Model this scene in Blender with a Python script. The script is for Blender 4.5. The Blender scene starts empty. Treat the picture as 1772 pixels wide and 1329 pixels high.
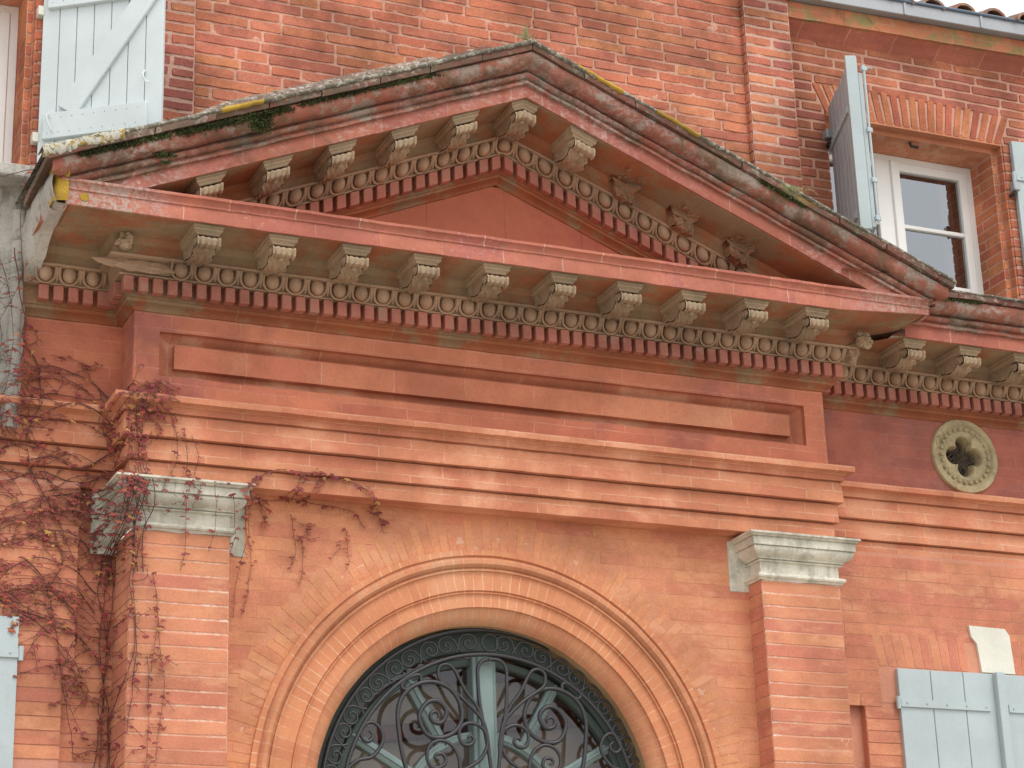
import bpy, math, random
from math import sin, cos, pi, radians, hypot, atan2
from mathutils import Vector, Matrix, noise

# ------------------------------------------------------------------ camera, sky, sun, exposure
S = bpy.context.scene
CAMP = (-4.3754, -10.0019, -3.5899)
YAW, PIT, ROL, FPX = 0.4174, 0.3405, -0.0337, 3764.304
cam = bpy.data.cameras.new('camera')
camo = bpy.data.objects.new('camera', cam)
S.collection.objects.link(camo)
F_ = Vector((sin(YAW)*cos(PIT), cos(YAW)*cos(PIT), sin(PIT)))
R_ = Vector((cos(YAW), -sin(YAW), 0))
U_ = R_.cross(F_)
R2 = cos(ROL)*R_ + sin(ROL)*U_
U2 = -sin(ROL)*R_ + cos(ROL)*U_
camo.matrix_world = Matrix(((R2.x, U2.x, -F_.x, CAMP[0]), (R2.y, U2.y, -F_.y, CAMP[1]), (R2.z, U2.z, -F_.z, CAMP[2]), (0, 0, 0, 1)))
cam.sensor_width = 36.0
cam.lens = FPX/1772.0*36.0
cam.clip_end = 5000
S.camera = camo
w = bpy.data.worlds.new('World')
S.world = w
w.use_nodes = True
SUN_EL, SUN_AZ = radians(60), radians(20)      # azimuth measured from straight in front of the wall towards its right side
wn = w.node_tree
for n in list(wn.nodes):
    wn.nodes.remove(n)
sky = wn.nodes.new('ShaderNodeTexSky')
sky.sky_type = 'NISHITA'
sky.sun_disc = False
sky.sun_elevation = SUN_EL
sky.sun_rotation = pi - SUN_AZ
sky.dust_density = 6.0
sky.air_density = 1.2
hs = wn.nodes.new('ShaderNodeHueSaturation')
hs.inputs['Saturation'].default_value = 0.25       # overcast: a pale, nearly colourless sky
bg = wn.nodes.new('ShaderNodeBackground')
bg.inputs['Strength'].default_value = 0.15
wo = wn.nodes.new('ShaderNodeOutputWorld')
wn.links.new(sky.outputs[0], hs.inputs['Color'])
mxs = wn.nodes.new('ShaderNodeMix')
mxs.data_type = 'RGBA'
mxs.inputs[0].default_value = .72                  # cloud cover: most of the dome is an even white
mxs.inputs[7].default_value = (7.6, 7.7, 7.9, 1)
wn.links.new(hs.outputs[0], mxs.inputs[6])
wn.links.new(mxs.outputs[2], bg.inputs['Color'])
wn.links.new(bg.outputs[0], wo.inputs['Surface'])
sl = bpy.data.lights.new('sun', 'SUN')
sl.energy = 1.0
sl.angle = radians(30)
sl.color = (1.0, 0.96, 0.9)
so = bpy.data.objects.new('sun', sl)
S.collection.objects.link(so)
sd = Vector((sin(SUN_AZ)*cos(SUN_EL), -cos(SUN_AZ)*cos(SUN_EL), sin(SUN_EL)))   # towards the sun
so.rotation_euler = sd.to_track_quat('Z', 'Y').to_euler()
so.location = (4, -12, 12)
S.view_settings.view_transform = 'Standard'
S.view_settings.look = 'None'
S.view_settings.gamma = 1.0
S.view_settings.exposure = 0.40
S.render.engine = 'CYCLES'

rnd = random.Random(11)
COL = bpy.context.scene.collection

# ------------------------------------------------------------------ material helpers
class NT:
    def __init__(s, name):
        s.m = bpy.data.materials.new(name)
        s.m.use_nodes = True
        s.t = s.m.node_tree
        s.b = s.t.nodes['Principled BSDF']
        s.cache = {}
    def n(s, typ, **kw):
        nd = s.t.nodes.new(typ)
        for k, v in kw.items():
            if k.startswith('i_'):
                nd.inputs[k[2:].replace('_', ' ')].default_value = v
            else:
                setattr(nd, k, v)
        return nd
    def l(s, a, b):
        s.t.links.new(a, b)
    def vec(s, kind):
        if kind not in s.cache:
            if kind == 'UV':
                s.cache[kind] = s.n('ShaderNodeUVMap', uv_map='UVMap').outputs[0]
            elif kind == 'OBJ':
                s.cache[kind] = s.n('ShaderNodeTexCoord').outputs['Object']
            elif kind == 'GEO':
                s.cache[kind] = s.n('ShaderNodeNewGeometry').outputs['Position']
        return s.cache[kind]
    def noise(s, scale, detail=4, rough=.6, vec=None, dist=0.0):
        nd = s.n('ShaderNodeTexNoise', i_Scale=scale, i_Detail=detail, i_Roughness=rough, i_Distortion=dist)
        s.l(vec or s.vec('GEO'), nd.inputs['Vector'])
        return nd.outputs['Fac']
    def ramp(s, fac, a, b, lo=0.0, hi=1.0):
        nd = s.n('ShaderNodeMapRange', interpolation_type='SMOOTHSTEP')
        s.l(fac, nd.inputs['Value'])
        nd.inputs['From Min'].default_value = a
        nd.inputs['From Max'].default_value = b
        nd.inputs['To Min'].default_value = lo
        nd.inputs['To Max'].default_value = hi
        return nd.outputs[0]
    def math(s, op, a, b=None):
        nd = s.n('ShaderNodeMath', operation=op)
        for i, x in enumerate((a, b)):
            if x is None:
                continue
            if isinstance(x, (int, float)):
                nd.inputs[i].default_value = x
            else:
                s.l(x, nd.inputs[i])
        return nd.outputs[0]
    def mix(s, fac, a, b, blend='MIX'):
        nd = s.n('ShaderNodeMix', data_type='RGBA', blend_type=blend)
        for sock, x in ((nd.inputs[0], fac), (nd.inputs[6], a), (nd.inputs[7], b)):
            if isinstance(x, (int, float)):
                sock.default_value = x
            elif isinstance(x, tuple):
                sock.default_value = (*x, 1)
            else:
                s.l(x, sock)
        return nd.outputs[2]
    def scale_vec(s, v, sc):
        nd = s.n('ShaderNodeMapping')
        nd.inputs['Scale'].default_value = sc
        s.l(v, nd.inputs['Vector'])
        return nd.outputs[0]
    def finish(s, col, rough=.85, bump=None, bstr=.3, bdist=.01, spec=.25):
        if isinstance(col, tuple):
            s.b.inputs['Base Color'].default_value = (*col, 1)
        else:
            s.l(col, s.b.inputs['Base Color'])
        s.b.inputs['Roughness'].default_value = rough
        s.b.inputs['Specular IOR Level'].default_value = spec
        if bump is not None:
            bn = s.n('ShaderNodeBump')
            bn.inputs['Strength'].default_value = bstr
            bn.inputs['Distance'].default_value = bdist
            s.l(bump, bn.inputs['Height'])
            s.l(bn.outputs[0], s.b.inputs['Normal'])
        return s.m

def mottled(t, col, amt=.25, fscale=9.0):
    """vary an albedo: broad clouds, streaks and fine grain"""
    a = t.ramp(t.noise(fscale*.25, 5, .65), .3, .7, 1-amt, 1+amt*.6)
    b = t.ramp(t.noise(fscale*9, 6, .75), .25, .75, 1-amt*.55, 1+amt*.4)
    m = t.math('MULTIPLY', a, b)
    cmb = t.n('ShaderNodeCombineColor')
    for i in range(3):
        t.l(m, cmb.inputs[i])
    return t.mix(1.0, col, cmb.outputs[0], 'MULTIPLY')

def brick_mat(name, c1, c2, mort, bw=.33, rh=.066, ms=.0035, mvis=.6, patina=None, pat_amt=(.55, .7), pat_scale=2.2,
              white=(.68, .78), whitecol=(.62, .52, .44), amt=.22, soot=None, lichen=0.0, bstr=.35):
    t = NT(name)
    uv = t.vec('UV')
    nz = t.n('ShaderNodeTexNoise', i_Scale=14.0, i_Detail=3)
    t.l(t.vec('GEO'), nz.inputs['Vector'])
    sub = t.n('ShaderNodeVectorMath', operation='SUBTRACT')
    sub.inputs[1].default_value = (.5, .5, .5)
    t.l(nz.outputs['Color'], sub.inputs[0])
    sc = t.n('ShaderNodeVectorMath', operation='SCALE')
    sc.inputs['Scale'].default_value = .012
    t.l(sub.outputs[0], sc.inputs[0])
    ad = t.n('ShaderNodeVectorMath', operation='ADD')
    t.l(uv, ad.inputs[0])
    t.l(sc.outputs[0], ad.inputs[1])
    bt = t.n('ShaderNodeTexBrick')
    t.l(ad.outputs[0], bt.inputs['Vector'])
    for k, v in (('Scale', 1.0), ('Mortar Size', ms), ('Mortar Smooth', .25), ('Bias', 0.0), ('Brick Width', bw), ('Row Height', rh)):
        bt.inputs[k].default_value = v
    bt.inputs['Color1'].default_value = (*c1, 1)
    bt.inputs['Color2'].default_value = (*c2, 1)
    bt.inputs['Mortar'].default_value = (*[(a+b)/2 for a, b in zip(c1, c2)], 1)
    bt.offset = .5
    col = bt.outputs['Color']
    if patina:
        col = t.mix(t.ramp(t.noise(pat_scale, 5, .7), pat_amt[0], pat_amt[1], 0, .85), col, patina)
    mm = t.math('MULTIPLY', bt.outputs['Fac'], t.ramp(t.noise(5.0, 5, .7), .38, .62, .08, mvis))
    col = t.mix(mm, col, mort)
    col = mottled(t, col, amt)
    if white:
        wv = t.noise(26, 6, .8, t.scale_vec(t.vec('GEO'), (1, 1, 1.6)))
        wz = t.math('MULTIPLY', t.ramp(wv, white[0]-.06, white[1], 0, .75), t.ramp(t.noise(2.1, 3, .6), .42, .62))
        col = t.mix(wz, col, whitecol)
    if soot:
        col = t.mix(t.ramp(t.noise(3.3, 6, .75, dist=.6), soot[0], soot[1], 0, .75), col, (.12, .085, .05))
    if lichen > 0:
        col = lichenize(t, col, lichen)
    h = t.math('SUBTRACT', t.math('MULTIPLY', t.noise(60, 6, .7), .6), t.math('MULTIPLY', bt.outputs['Fac'], .6))
    return t.finish(col, .88, h, bstr, .006)

def lichenize(t, col, k):
    """grey, white and yellow lichen spots in a Voronoi-noise pattern, strongest on faces that look up"""
    g = t.n('ShaderNodeNewGeometry')
    sx = t.n('ShaderNodeSeparateXYZ')
    t.l(g.outputs['Normal'], sx.inputs[0])
    up = t.ramp(sx.outputs[2], -.2, .6, .25*k, k)
    a = t.math('MULTIPLY', t.ramp(t.noise(17, 7, .8), .5, .6), up)
    b = t.math('MULTIPLY', t.ramp(t.noise(9, 6, .8, t.scale_vec(t.vec('GEO'), (1.1, 1.3, .9))), .56, .62), up)
    c = t.math('MULTIPLY', t.ramp(t.noise(4.1, 5, .7, t.scale_vec(t.vec('GEO'), (.9, 1.1, 1.4))), .62, .66), up)
    col = t.mix(a, col, (.13, .12, .09))
    col = t.mix(b, col, (.5, .5, .44))
    return t.mix(c, col, (.45, .27, .035))

def attr_mat(name, amt=.2, patch=None, white=None, soot=None, lichen=0, bstr=.35, bdist=.006, rough=.9, whitecol=(.68, .56, .48), bsc=55):
    t = NT(name)
    a = t.n('ShaderNodeVertexColor', layer_name='Col')
    col = mottled(t, a.outputs[0], amt)
    if patch:
        col = t.mix(t.ramp(t.noise(4.5, 6, .75, t.scale_vec(t.vec('GEO'), (.6, .6, 1.7))), .5, .66, 0, .65), col, patch[0])
        col = t.mix(t.ramp(t.noise(3.1, 6, .75, t.scale_vec(t.vec('GEO'), (.9, .7, 2.2))), .54, .7, 0, .6), col, patch[1])
    if white:
        wz = t.math('MULTIPLY', t.ramp(t.noise(34, 6, .8, t.scale_vec(t.vec('GEO'), (1, 1, 2.2))), white[0], white[1], 0, .8),
                    t.ramp(t.noise(2.4, 3, .6), .4, .65))
        col = t.mix(wz, col, whitecol)
    if soot:
        col = t.mix(t.ramp(t.noise(4.3, 6, .75, dist=.5), soot[0], soot[1], 0, .6), col, (.1, .075, .05))
    if lichen:
        col = lichenize(t, col, lichen)
    return t.finish(col, rough, t.noise(bsc, 7, .75), bstr, bdist)

def plain_mat(name, col, amt=.2, rough=.8, bstr=.2, bsc=60, dirt=None, dirtcol=(.1, .09, .06), dsc=3., lichen=0, white=None, spec=.3, streak=None):
    t = NT(name)
    c = t.n('ShaderNodeRGB')
    c.outputs[0].default_value = (*col, 1)
    cc = mottled(t, c.outputs[0], amt)
    if dirt:
        cc = t.mix(t.ramp(t.noise(dsc, 7, .75, dist=.7), dirt[0], dirt[1], 0, .8), cc, dirtcol)
    if streak:
        cc = t.mix(t.ramp(t.noise(11, 5, .7, t.scale_vec(t.vec('GEO'), (1, 1, .22))), streak[0], streak[1], 0, .65), cc, dirtcol)
    if white:
        cc = t.mix(t.ramp(t.noise(31, 6, .8), white[0], white[1], 0, .8), cc, (.6, .56, .52))
    if lichen:
        cc = lichenize(t, cc, lichen)
    return t.finish(cc, rough, t.noise(bsc, 6, .7), bstr, .005, spec)

M = {}
M['salmon'] = brick_mat('salmon_brick', (.56, .235, .12), (.61, .27, .13), (.66, .38, .23), bw=.30, rh=.064, mvis=.55, patina=(.5, .17, .11), pat_amt=(.55, .75))
M['fascia'] = brick_mat('fascia_brick', (.60, .25, .135), (.54, .19, .11), (.70, .42, .28), bw=.36, rh=.066, mvis=.7, patina=(.62, .30, .18), pat_amt=(.48, .66))
M['frieze'] = brick_mat('frieze_brick', (.50, .165, .10), (.55, .20, .112), (.62, .34, .24), bw=.36, rh=.072, mvis=.45, patina=(.36, .125, .1), pat_amt=(.5, .68), pat_scale=1.4)
M['friezedark'] = brick_mat('weathered_frieze_brick', (.36, .115, .085), (.42, .14, .095), (.50, .27, .2), bw=.36, rh=.068, mvis=.22, patina=(.3, .12, .1), pat_amt=(.42, .62), pat_scale=1.8)
M['corona'] = brick_mat('corona_brick', (.49, .175, .115), (.43, .14, .10), (.6, .42, .3), bw=.34, rh=.5, mvis=.8, patina=(.36, .12, .1), pat_amt=(.52, .64), white=(.60, .70), whitecol=(.58, .5, .46))
M['corona_crust'] = M['corona'].copy(); M['corona_crust'].name = 'corona_brick_with_lichen'
def crust(m):
    t = NT.__new__(NT); t.m = m; t.t = m.node_tree; t.b = t.t.nodes['Principled BSDF']; t.cache = {}
    src = t.b.inputs['Base Color'].links[0].from_socket
    sx = t.n('ShaderNodeSeparateXYZ'); t.l(t.vec('GEO'), sx.inputs[0])
    side = t.math('MAXIMUM', t.ramp(sx.outputs[0], -2.10, -1.85, .75, 0), t.ramp(sx.outputs[0], 1.75, 2.2, 0, .45))
    k = t.math('MULTIPLY', side, t.ramp(t.noise(46, 7, .85), .46, .52))
    c = t.mix(t.math('MULTIPLY', k, t.ramp(t.noise(5, 4, .7), .32, .5, .15, .9)), src, (.46, .43, .38))
    t.l(c, t.b.inputs['Base Color'])
crust(M['corona_crust'])
M['rake'] = brick_mat('raking_cornice_brick', (.38, .125, .09), (.44, .155, .10), (.46, .38, .30), bw=.40, rh=.5, mvis=.8, patina=(.42, .19, .16), pat_amt=(.5, .62), white=(.54, .64), whitecol=(.55, .46, .42), soot=(.52, .72))
M['sima'] = brick_mat('weathered_sima_brick', (.32, .11, .078), (.37, .135, .09), (.24, .19, .15), bw=.40, rh=.5, mvis=.8, patina=(.34, .28, .23), pat_amt=(.50, .58), pat_scale=5.2, white=(.50, .60), whitecol=(.48, .44, .39), soot=(.47, .62), lichen=.2)
M['bed'] = brick_mat('bed_mould_brick', (.33, .11, .05), (.27, .09, .045), (.33, .22, .12), bw=.42, rh=.5, mvis=.6, patina=(.27, .19, .11), pat_amt=(.48, .6), pat_scale=3., white=None)  # darkened brick: shade under and between the dentils is put into the colour
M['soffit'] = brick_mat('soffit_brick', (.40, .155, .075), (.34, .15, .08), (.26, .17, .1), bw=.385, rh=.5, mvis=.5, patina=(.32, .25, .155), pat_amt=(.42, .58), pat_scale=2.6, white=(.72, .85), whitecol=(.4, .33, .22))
M['tymp'] = brick_mat('tympanum_slab', (.47, .15, .085), (.43, .135, .08), (.26, .09, .06), bw=.46, rh=3.5, ms=.005, mvis=1.0, patina=(.40, .105, .075), pat_amt=(.5, .7), white=None, amt=.14)
M['dentil'] = plain_mat('dentil_brick', (.44, .165, .12), .3, .88, .3, 60, dirt=(.5, .66), dirtcol=(.36, .22, .16), dsc=9, white=(.68, .8))
M['egg'] = plain_mat('weathered_terracotta', (.41, .27, .175), .3, .85, .35, 70, dirt=(.56, .75), dirtcol=(.36, .17, .09), dsc=4)
M['modillion'] = plain_mat('carved_stone', (.41, .305, .20), .3, .85, .4, 80, dirt=(.54, .7), dirtcol=(.2, .15, .085), dsc=14, white=(.66, .8))
M['scar'] = plain_mat('broken_terracotta', (.34, .215, .13), .4, .9, .7, 50, dirt=(.46, .58), dirtcol=(.34, .13, .07), dsc=18)
M['stone'] = plain_mat('pale_limestone', (.64, .61, .51), .25, .8, .4, 60, dirt=(.48, .70), dirtcol=(.34, .325, .26), dsc=8, streak=(.48, .66))
M['oculus'] = plain_mat('yellow_limestone', (.46, .38, .22), .3, .85, .8, 60, dirt=(.48, .66), dirtcol=(.22, .17, .10), dsc=16)
M['keystone'] = plain_mat('white_painted_stone', (.70, .69, .60), .12, .7, .1, 60, dirt=(.68, .8), dirtcol=(.5, .45, .35), dsc=8)
M['shutter'] = plain_mat('pale_blue_paint', (.43, .50, .51), .08, .45, .12, 90, dirt=(.66, .74), dirtcol=(.33, .36, .34), dsc=12, streak=(.62, .85), spec=.4)
M['shutter_light'] = plain_mat('pale_blue_white_paint', (.60, .67, .68), .07, .45, .12, 90, dirt=(.70, .78), dirtcol=(.4, .44, .43), dsc=14, spec=.4)
M['shutter_grey'] = plain_mat('weathered_blue_paint', (.40, .44, .47), .12, .6, .25, 90, dirt=(.62, .74), dirtcol=(.3, .31, .3), dsc=16, streak=(.5, .75))
M['white_wood'] = plain_mat('white_window_paint', (.84, .84, .81), .05, .4, .05, 40, dirt=(.7, .8), dirtcol=(.55, .53, .47), dsc=14, spec=.45)
M['green_wood'] = plain_mat('blue_green_door_paint', (.24, .32, .31), .12, .45, .1, 60, dirt=(.62, .75), dirtcol=(.12, .16, .15), dsc=10, spec=.45)
M['green_frame'] = plain_mat('green_frame_with_shade', (.085, .115, .10), .15, .5, .1, 60, dirt=(.62, .75), dirtcol=(.05, .06, .05), dsc=10)  # frame green darkened: the shade inside the arch is painted into it
M['iron'] = plain_mat('grey_painted_iron', (.028, .027, .032), .2, .42, .2, 120, spec=.6)
M['iron_plain'] = plain_mat('dark_rusty_iron', (.06, .045, .04), .3, .7, .3, 120)
M['zinc'] = plain_mat('zinc', (.36, .37, .385), .1, .45, .08, 30, dirt=(.6, .75), dirtcol=(.28, .28, .27), dsc=8, spec=.5)
M['zinc'].node_tree.nodes['Principled BSDF'].inputs['Metallic'].default_value = .35
M['zinc_dark'] = plain_mat('zinc_roll', (.09, .13, .18), .1, .35, .05, 30, spec=.6)
M['cement'] = plain_mat('grey_cement', (.47, .445, .40), .35, .92, .9, 35, dirt=(.5, .66), dirtcol=(.2, .18, .15), dsc=7, white=(.64, .76))
M['tile'] = brick_mat('roof_tile_clay', (.30, .12, .08), (.36, .15, .10), (.2, .16, .1), bw=5, rh=5, mvis=0, patina=(.22, .15, .11), pat_amt=(.45, .6), pat_scale=7, white=(.5, .6), lichen=1.0, soot=(.5, .65))
M['tile_dark'] = brick_mat('pediment_tile_clay', (.17, .065, .05), (.23, .095, .065), (.2, .16, .1), bw=5, rh=5, mvis=0, patina=(.14, .11, .08), pat_amt=(.45, .58), pat_scale=8, white=(.56, .66), lichen=.8, soot=(.48, .62))
M['tile_lichen'] = plain_mat('lichen_crusted_mortar', (.40, .38, .31), .4, .95, .9, 50, dirt=(.42, .50), dirtcol=(.085, .07, .045), dsc=26, white=(.57, .61))
M['tile_lichen_brown'] = plain_mat('speckled_lichen_mortar', (.30, .22, .17), .35, .95, .9, 60, dirt=(.47, .55), dirtcol=(.12, .085, .06), dsc=30, white=(.55, .60))
M['yellow_lichen'] = plain_mat('yellow_lichen', (.48, .30, .045), .35, .95, .9, 90, dirt=(.56, .66), dirtcol=(.3, .27, .16), dsc=30)
_t = NT('mixed_lichen')
_c = _t.mix(_t.ramp(_t.noise(30, 6, .75), .44, .5), (.42, .27, .045), (.6, .58, .5))
_c = _t.mix(_t.ramp(_t.noise(24, 6, .8, _t.scale_vec(_t.vec('GEO'), (1.2, .9, 1.1))), .53, .58), _c, (.10, .10, .04))
M['mixed_lichen'] = _t.finish(_c, .95, _t.noise(90, 6, .8), .9, .01)
M['mortar'] = attr_mat('lime_mortar', .3, None, None, (.60, .8), bstr=.7, bsc=80)
M['mortar_thin'] = attr_mat('thin_mortar', .2, None, None, None, bstr=.3, bsc=60)
M['mortar_white'] = attr_mat('broken_white_mortar', .2, None, (.47, .56), None, bstr=.3, bsc=60, whitecol=(.78, .66, .55))
M['upbrick'] = attr_mat('old_brick', .42, None, (.56, .70), (.56, .80), bstr=.8, whitecol=(.60, .43, .36), bsc=70)
M['lowbrick'] = attr_mat('smooth_brick', .26, ((.66, .33, .19), (.50, .165, .115)), (.64, .76), None, bstr=.3, whitecol=(.70, .48, .35))
M['eaves'] = brick_mat('mossy_eaves_brick', (.50, .19, .095), (.44, .15, .08), (.4, .3, .2), bw=.30, rh=.055, mvis=.6, patina=(.22, .21, .085), pat_amt=(.46, .62), pat_scale=5.5, white=None, soot=(.56, .7))
M['moss'] = plain_mat('moss', (.060, .075, .020), .6, .95, .8, 120, dirt=(.5, .65), dirtcol=(.03, .03, .015), dsc=20)
M['dry_grass'] = plain_mat('dry_grass', (.32, .33, .16), .3, .9, .1, 60)
M['twig'] = plain_mat('dry_twig', (.13, .10, .075), .3, .9, .2, 60)
M['bark'] = plain_mat('vine_bark', (.135, .062, .055), .35, .9, .4, 90)
M['leaf'] = attr_mat('vine_leaf', .15, None, None, None, bstr=.1, rough=.6)
M['ground'] = plain_mat('pale_gravel', (.42, .38, .32), .2, .95, .5, 12)
M['dark'] = plain_mat('dark_void', (.02, .018, .016), .2, .9, .1)
M['plaster'] = plain_mat('beige_plaster', (.46, .36, .275), .1, .85, .2, 20, dirt=(.6, .8), dirtcol=(.45, .36, .28), dsc=3)
M['beam'] = plain_mat('brown_beam', (.16, .055, .035), .3, .7, .3, 40)

def glass_mat(name, tint, refl, rough=.02):
    t = NT(name)
    tr = t.n('ShaderNodeBsdfTransparent')
    tr.inputs[0].default_value = (*tint, 1)
    gl = t.n('ShaderNodeBsdfGlossy')
    gl.inputs['Roughness'].default_value = rough
    gl.inputs['Color'].default_value = (.9, .95, 1, 1)
    fr = t.n('ShaderNodeFresnel')
    fr.inputs[0].default_value = 1.5
    ms = t.n('ShaderNodeMixShader')
    t.l(t.math('ADD', fr.outputs[0], refl), ms.inputs[0])
    t.l(tr.outputs[0], ms.inputs[1])
    t.l(gl.outputs[0], ms.inputs[2])
    t.l(ms.outputs[0], t.t.nodes['Material Output'].inputs[0])
    return t.m
M['glass'] = glass_mat('window_glass', (.75, .78, .78), .22)
M['fan_glass'] = glass_mat('fanlight_glass', (.92, .92, .90), .02)

# ------------------------------------------------------------------ mesh helpers
def lerp(a, b, t): return a+(b-a)*t
def mixc(a, b, t): return tuple(lerp(x, y, t) for x, y in zip(a, b))

class MB:
    def __init__(s, jit=0.0, jf=7.0):
        s.v = []; s.f = []; s.uv = []; s.c = []; s.col = (.5, .5, .5); s.jit = jit; s.jf = jf; s.anycol = False
    def face(s, idx, uvs=None, col=None):
        s.f.append(tuple(idx))
        s.uv.append(uvs if uvs else [(0, 0)]*len(idx))
        s.c.append(col or s.col)
    def poly(s, pts, uvs=None, col=None):
        b = len(s.v); s.v += [tuple(p) for p in pts]
        s.face(range(b, b+len(pts)), uvs, col)
    def grid(s, P, UV=None, col=None, skip=None, closeu=False, closev=False):
        n, m = len(P), len(P[0]); b = len(s.v)
        for r in P: s.v += [tuple(p) for p in r]
        for i in range(n-(0 if closeu else 1)):
            for j in range(m-(0 if closev else 1)):
                if skip and skip(i, j): continue
                i2, j2 = (i+1) % n, (j+1) % m
                q = [(i, j), (i2, j), (i2, j2), (i, j2)]
                uv = [UV[a][c] for a, c in q] if UV else [(P[a][c][0], P[a][c][2]) for a, c in q]
                cc = col(i, j) if callable(col) else col
                s.face([b+a*m+c for a, c in q], uv, cc)
    def box(s, x0, x1, y0, y1, z0, z1, bev=0.0, col=None):
        """box with bevelled long edges: an octagonal section in xz, swept in y, capped"""
        if bev <= 0:
            pts = [(x, y, z) for x in (x0, x1) for y in (y0, y1) for z in (z0, z1)]
            b = len(s.v); s.v += pts
            for q in ((0, 1, 3, 2), (4, 6, 7, 5), (0, 4, 5, 1), (2, 3, 7, 6), (0, 2, 6, 4), (1, 5, 7, 3)):
                s.face([b+k for k in q], [(pts[k][0]+pts[k][1], pts[k][2]) for k in q], col)
            return
        e = bev
        ring = lambda y, d: [(x0+d, y, z0+e+d), (x0+e+d, y, z0+d), (x1-e-d, y, z0+d), (x1-d, y, z0+e+d), (x1-d, y, z1-e-d), (x1-e-d, y, z1-d), (x0+e+d, y, z1-d), (x0+d, y, z1-e-d)]
        P = [ring(y0, e*.7), ring(y0+e, 0), ring(y1, 0)]
        s.grid(P, None, col, closev=True)
        b = len(s.v); s.v += P[0]; s.face(range(b, b+8), [(p[0], p[2]) for p in P[0]], col)
        b = len(s.v); s.v += P[2]; s.face(range(b, b+8), [(p[0], p[2]) for p in P[2]], col)
    def obox(s, o, ax, ay, az, bev=0.0, col=None):
        """box from corner o along the three edge vectors, with a small bevel"""
        o, ax, ay, az = map(Vector, (o, ax, ay, az))
        k = MB(); k.box(0, ax.length, 0, ay.length, 0, az.length, bev)
        X, Y, Z = ax.normalized(), ay.normalized(), az.normalized()
        b = len(s.v)
        s.v += [tuple(o+X*p[0]+Y*p[1]+Z*p[2]) for p in k.v]
        for f, u in zip(k.f, k.uv): s.face([b+i for i in f], u, col)
    def tube(s, pts, r, seg=6, col=None, cap=True):
        pts = [Vector(p) for p in pts]; n = len(pts)
        if n < 2: return
        rr = r if callable(r) else (lambda t: r)
        P = []; up = None
        for i, p in enumerate(pts):
            d = (pts[min(i+1, n-1)]-pts[max(i-1, 0)])
            if d.length < 1e-9: d = Vector((0, 0, 1))
            d.normalize()
            if up is None: up = d.cross(Vector((0, 1, .01))) if abs(d.y) < .9 else d.cross(Vector((1, 0, 0)))
            up = (up-d*up.dot(d)).normalized(); sd_ = d.cross(up)
            q = rr(i/(n-1))
            P.append([p+up*cos(2*pi*k/seg)*q+sd_*sin(2*pi*k/seg)*q for k in range(seg)])
        s.grid(P, None, col, closev=True)
        if cap:
            for R in (P[0], P[-1]): s.poly(R, None, col)
    def ellipsoid(s, c, rx, ry, rz, nu=10, nv=6, col=None, tilt=0.0, half=False):
        P = []
        for i in range(nv+1):
            th = pi*i/nv; row = []
            for j in range(nu):
                ph = 2*pi*j/nu
                y, x, z = -ry*sin(th)*sin(ph), rx*sin(th)*cos(ph), rz*cos(th)
                y, z = y*cos(tilt)-z*sin(tilt), y*sin(tilt)+z*cos(tilt)
                row.append((c[0]+x, c[1]+y, c[2]+z))
            P.append(row)
        s.grid(P, None, col, closev=True)
    def build(s, name, mat, parent=None, smooth=False, shift=None):
        me = bpy.data.meshes.new(name)
        V = s.v
        if shift: V = [shift(p) for p in V]
        if s.jit:
            V = [tuple(Vector(p)+noise.noise_vector(Vector(p)*s.jf)*s.jit+noise.noise_vector(Vector(p)*s.jf*5.3)*s.jit*.35) for p in V]
        me.from_pydata([tuple(p) for p in V], [], s.f)
        uvl = me.uv_layers.new(name='UVMap')
        flat = [c for u in s.uv for p in u for c in p]
        uvl.data.foreach_set('uv', flat)
        ca = me.color_attributes.new('Col', 'FLOAT_COLOR', 'CORNER')
        fc = []
        for f, c in zip(s.f, s.c):
            fc += [c[0], c[1], c[2], 1.0]*len(f)
        ca.data.foreach_set('color', fc)
        me.materials.append(M[mat] if isinstance(mat, str) else mat)
        if smooth:
            me.polygons.foreach_set('use_smooth', [True]*len(me.polygons))
        me.validate(); me.update()
        o = bpy.data.objects.new(name, me)
        COL.objects.link(o)
        if parent: o.parent = parent
        return o

def smooth_by_angle(o, ang=35):
    me = o.data
    me.polygons.foreach_set('use_smooth', [True]*len(me.polygons))
    import bmesh
    bm = bmesh.new(); bm.from_mesh(me)
    bmesh.ops.remove_doubles(bm, verts=bm.verts, dist=1e-5)
    a = radians(ang)
    for e in bm.edges:
        if len(e.link_faces) == 2 and e.calc_face_angle(0) > a: e.smooth = False
    bm.to_mesh(me); bm.free()

def empty(name, loc=(0, 0, 0), parent=None):
    o = bpy.data.objects.new(name, None); COL.objects.link(o); o.location = loc
    if parent: o.parent = parent
    return o
def tag(o, label=None, cat=None, group=None, kind=None):
    if label: o['label'] = label
    if cat: o['category'] = cat
    if group: o['group'] = group
    if kind: o['kind'] = kind
    return o
def copy_obj(o, parent, loc=None):
    c = o.copy(); COL.objects.link(c); c.parent = parent
    if loc is not None: c.location = loc
    return c

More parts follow.
